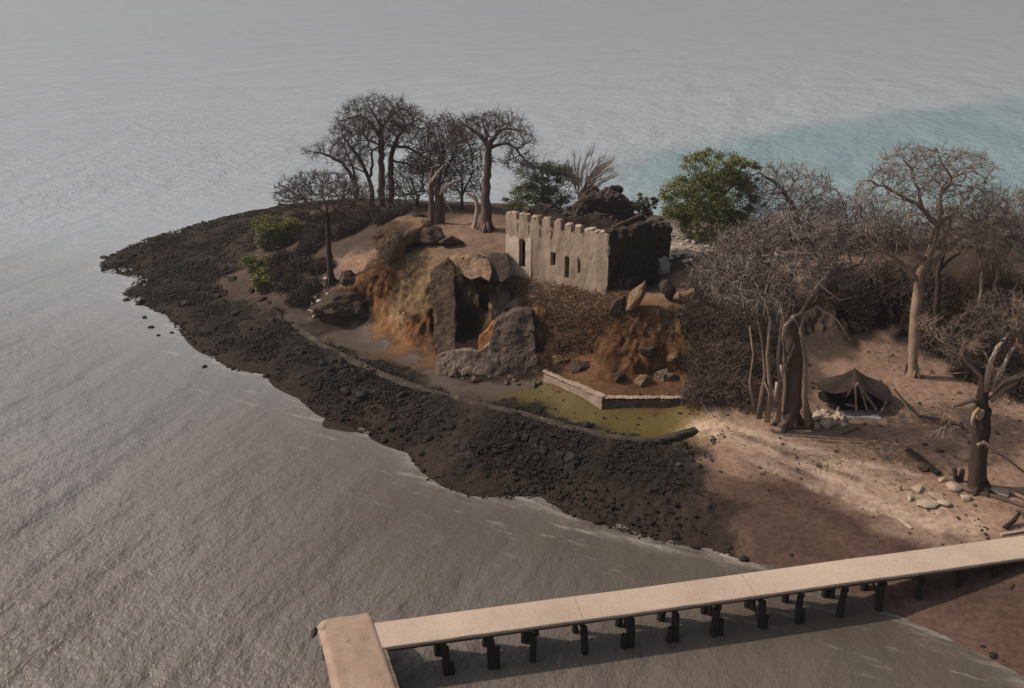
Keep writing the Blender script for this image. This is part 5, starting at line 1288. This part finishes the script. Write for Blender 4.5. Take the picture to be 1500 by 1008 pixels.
# ------------------------------------------------------------------ shore stones
def shore_stones():
    g = np.random.default_rng(99); Vs, Fs, n0 = [], [], 0
    v0, f0 = ico(1)
    shapes = []
    for k in range(14):
        v, f = rock((0, 0, 0), (1, 1, 1), 1, 500 + k, .35, 5); shapes.append(v)
    cand = np.c_[g.uniform(-46, 28, 320000), g.uniform(30, 108, 320000)]
    sd_ = poly_sd(cand, shore_poly); z = gz(cand)
    D = np.linalg.norm(cand[:, None] + 1.2 * np.c_[fbm(cand * .3, 3), fbm(cand * .3 + 40, 3)][:, None] - PC[None], axis=2)
    c0 = CC[D.argmin(1)][:, 0]
    pr = np.where((np.abs(c0 - .022) < .002), 1.0, np.where(np.abs(c0 - .036) < .002, .55, np.where(np.abs(c0 - .100) < .002, .025, 0)))
    pr = pr * (1 - .93 * sstep(6, 13, cand[:, 0] + 2.5 * fbm(cand * .3 + 70, 3))) * (sd_ > -.3) * (z < 1.75) * (.55 + .6 * sstep(-.25, .35, fbm(cand * .35, 4)))
    keep = g.random(len(cand)) < pr * 1.3; c = cand[keep][:46000]; print('stones', keep.sum()); zz = gz(c)
    s = np.clip(g.lognormal(-2.75, .5, len(c)), .03, .34)
    out = np.zeros((len(c), len(v0), 3)); idx = g.integers(0, 14, len(c))
    ang = g.uniform(0, 6.28, len(c)); ca, sa = np.cos(ang), np.sin(ang)
    sc = g.uniform(.65, 1.3, (len(c), 3)) * s[:, None]; sc[:, 2] *= .7
    for k in range(14):
        q = idx == k; v = shapes[k][None] * sc[q][:, None]
        x = v[..., 0] * ca[q][:, None] - v[..., 1] * sa[q][:, None]; y = v[..., 0] * sa[q][:, None] + v[..., 1] * ca[q][:, None]
        out[q] = np.stack([x, y, v[..., 2]], -1) + np.c_[c[q], zz[q] + s[q] * .25][:, None]
    F = (np.arange(len(c)) * len(v0))[:, None, None] + f0[None]
    o = mk('shore_stones', out.reshape(-1, 3), F.reshape(-1, 3), M['rock'])
    tag(o, 'countless black stones covering the shore of the island', 'stones', kind='stuff')
shore_stones()
WG = 'small dark rocks standing in the water off the black shore'; g = np.random.default_rng(120)
for k, (x, y, w_) in enumerate([(152,378,12),(166,375,9),(212,466,7),(222,480,9),(232,492,6),(300,538,9),(322,527,7),(362,541,8),(205,445,14),(185,440,10),(390,552,12),(252,488,7),(640,700,8),(655,712,6),(960,790,7),(920,778,6),(1090,820,14),(1455,962,14),(1470,968,10),(1480,958,18),(1440,950,12),(1495,962,16)]):
    p = at(x, y, 0); s = w_ * mpp(p[1], 0) / 2
    v, f = rock(p + np.array([0, 0, s * .15]), np.array([s, s, s * .7]) * g.uniform(.8, 1.2, 3), 2, 600 + k, .3, 4)
    tag(mk('shore_rock', v, f, M['rock'], origin=p), 'small dark rock in the shallow water at the edge of the shore', 'rock', WG)

# small litter on the sand: pebbles and fallen twigs
def litter():
    g = np.random.default_rng(140); c = np.c_[g.uniform(8, 42, 30000), g.uniform(33, 66, 30000)]
    z = gz(c); k = (z > 1.0) & (z < 3.2) & (g.random(len(c)) < .03 + .25 * sstep(.05, .45, fbm(c * .6 + 9, 4)))
    c, z = c[k][:3600], z[k][:3600]; v0, f0 = ico(1); n = len(c)
    sz = np.clip(g.lognormal(-2.9, .5, n), .03, .2); sc = g.uniform(.6, 1.3, (n, 1, 3)) * sz[:, None, None]; sc[:, :, 2] *= .7
    V_ = v0[None] * sc * (1 + g.uniform(-.25, .25, (n, len(v0), 1))) + np.c_[c, z + sz * .15][:, None]
    tag(mk('pebbles', V_.reshape(-1, 3), ((np.arange(n) * len(v0))[:, None, None] + f0[None]).reshape(-1, 3), M['darkrock']), 'small pebbles strewn over the sand', 'pebbles', kind='stuff')
    c = np.c_[g.uniform(8, 42, 9000), g.uniform(36, 66, 9000)]; z = gz(c); k = (z > 1.4) & (z < 4) & (g.random(len(c)) < .05 + .4 * sstep(.0, .4, fbm(c * .4 + 30, 4)))
    c, z = c[k], z[k]; n = len(c); a = g.uniform(0, 6.28, n); P0 = np.c_[c, z + .06]; L_ = g.uniform(.1, .55, n); P1 = P0 + np.c_[np.cos(a) * L_, np.sin(a) * L_, g.uniform(-.02, .08, n)]
    tag(mk('twig_litter', *sticks(P0, P1, .018, .008), M['dry']), 'dry twigs littering the sand', 'twigs', kind='stuff')
litter()

# ------------------------------------------------------------------ dry season haze over the water
def haze():
    a = np.array([[x, y, z] for x in (-5200, 5200) for y in (-500, 7200) for z in (-4.0, 42.0)], float)
    m = bpy.data.materials.new('haze_air'); m.use_nodes = True; N = m.node_tree.nodes; N.clear()
    out = N.new('ShaderNodeOutputMaterial'); v = N.new('ShaderNodeVolumePrincipled')
    v.inputs['Color'].default_value = (.80, .86, .92, 1); v.inputs['Density'].default_value = .0003; v.inputs['Anisotropy'].default_value = .2
    m.node_tree.links.new(v.outputs[0], out.inputs['Volume'])
    o = mk('haze', a, np.array([[0, 1, 3, 2], [4, 6, 7, 5], [0, 4, 5, 1], [2, 3, 7, 6], [0, 2, 6, 4], [1, 5, 7, 3]]), m)
    tag(o, kind='stuff', label='thin pale haze hanging over the water and the island', cat='haze')
haze()

WG = 'larger black boulders lying among the stones of the shore'; g = np.random.default_rng(210)
for k in range(70):
    x = g.uniform(170, 860); y0 = np.interp(x, [170, 250, 340, 430, 520, 640, 760, 860], [372, 400, 430, 500, 560, 610, 640, 665]); p = G(x, y0 + g.normal() * 22); q = g.uniform(.22, .6)
    if p[2] > 1.7 or p[2] < .12: continue
    v, f = rock(p + np.array([0, 0, q * .12]), np.array([q, q * .8, q * .5]) * g.uniform(.8, 1.25, 3), 3, 900 + k, .35, 7, rotz(g.uniform(0, 6.28)))
    tag(mk('shore_boulder', v, f, M['rock'], origin=p), 'larger black boulder among the small stones of the black shore', 'boulder', WG)
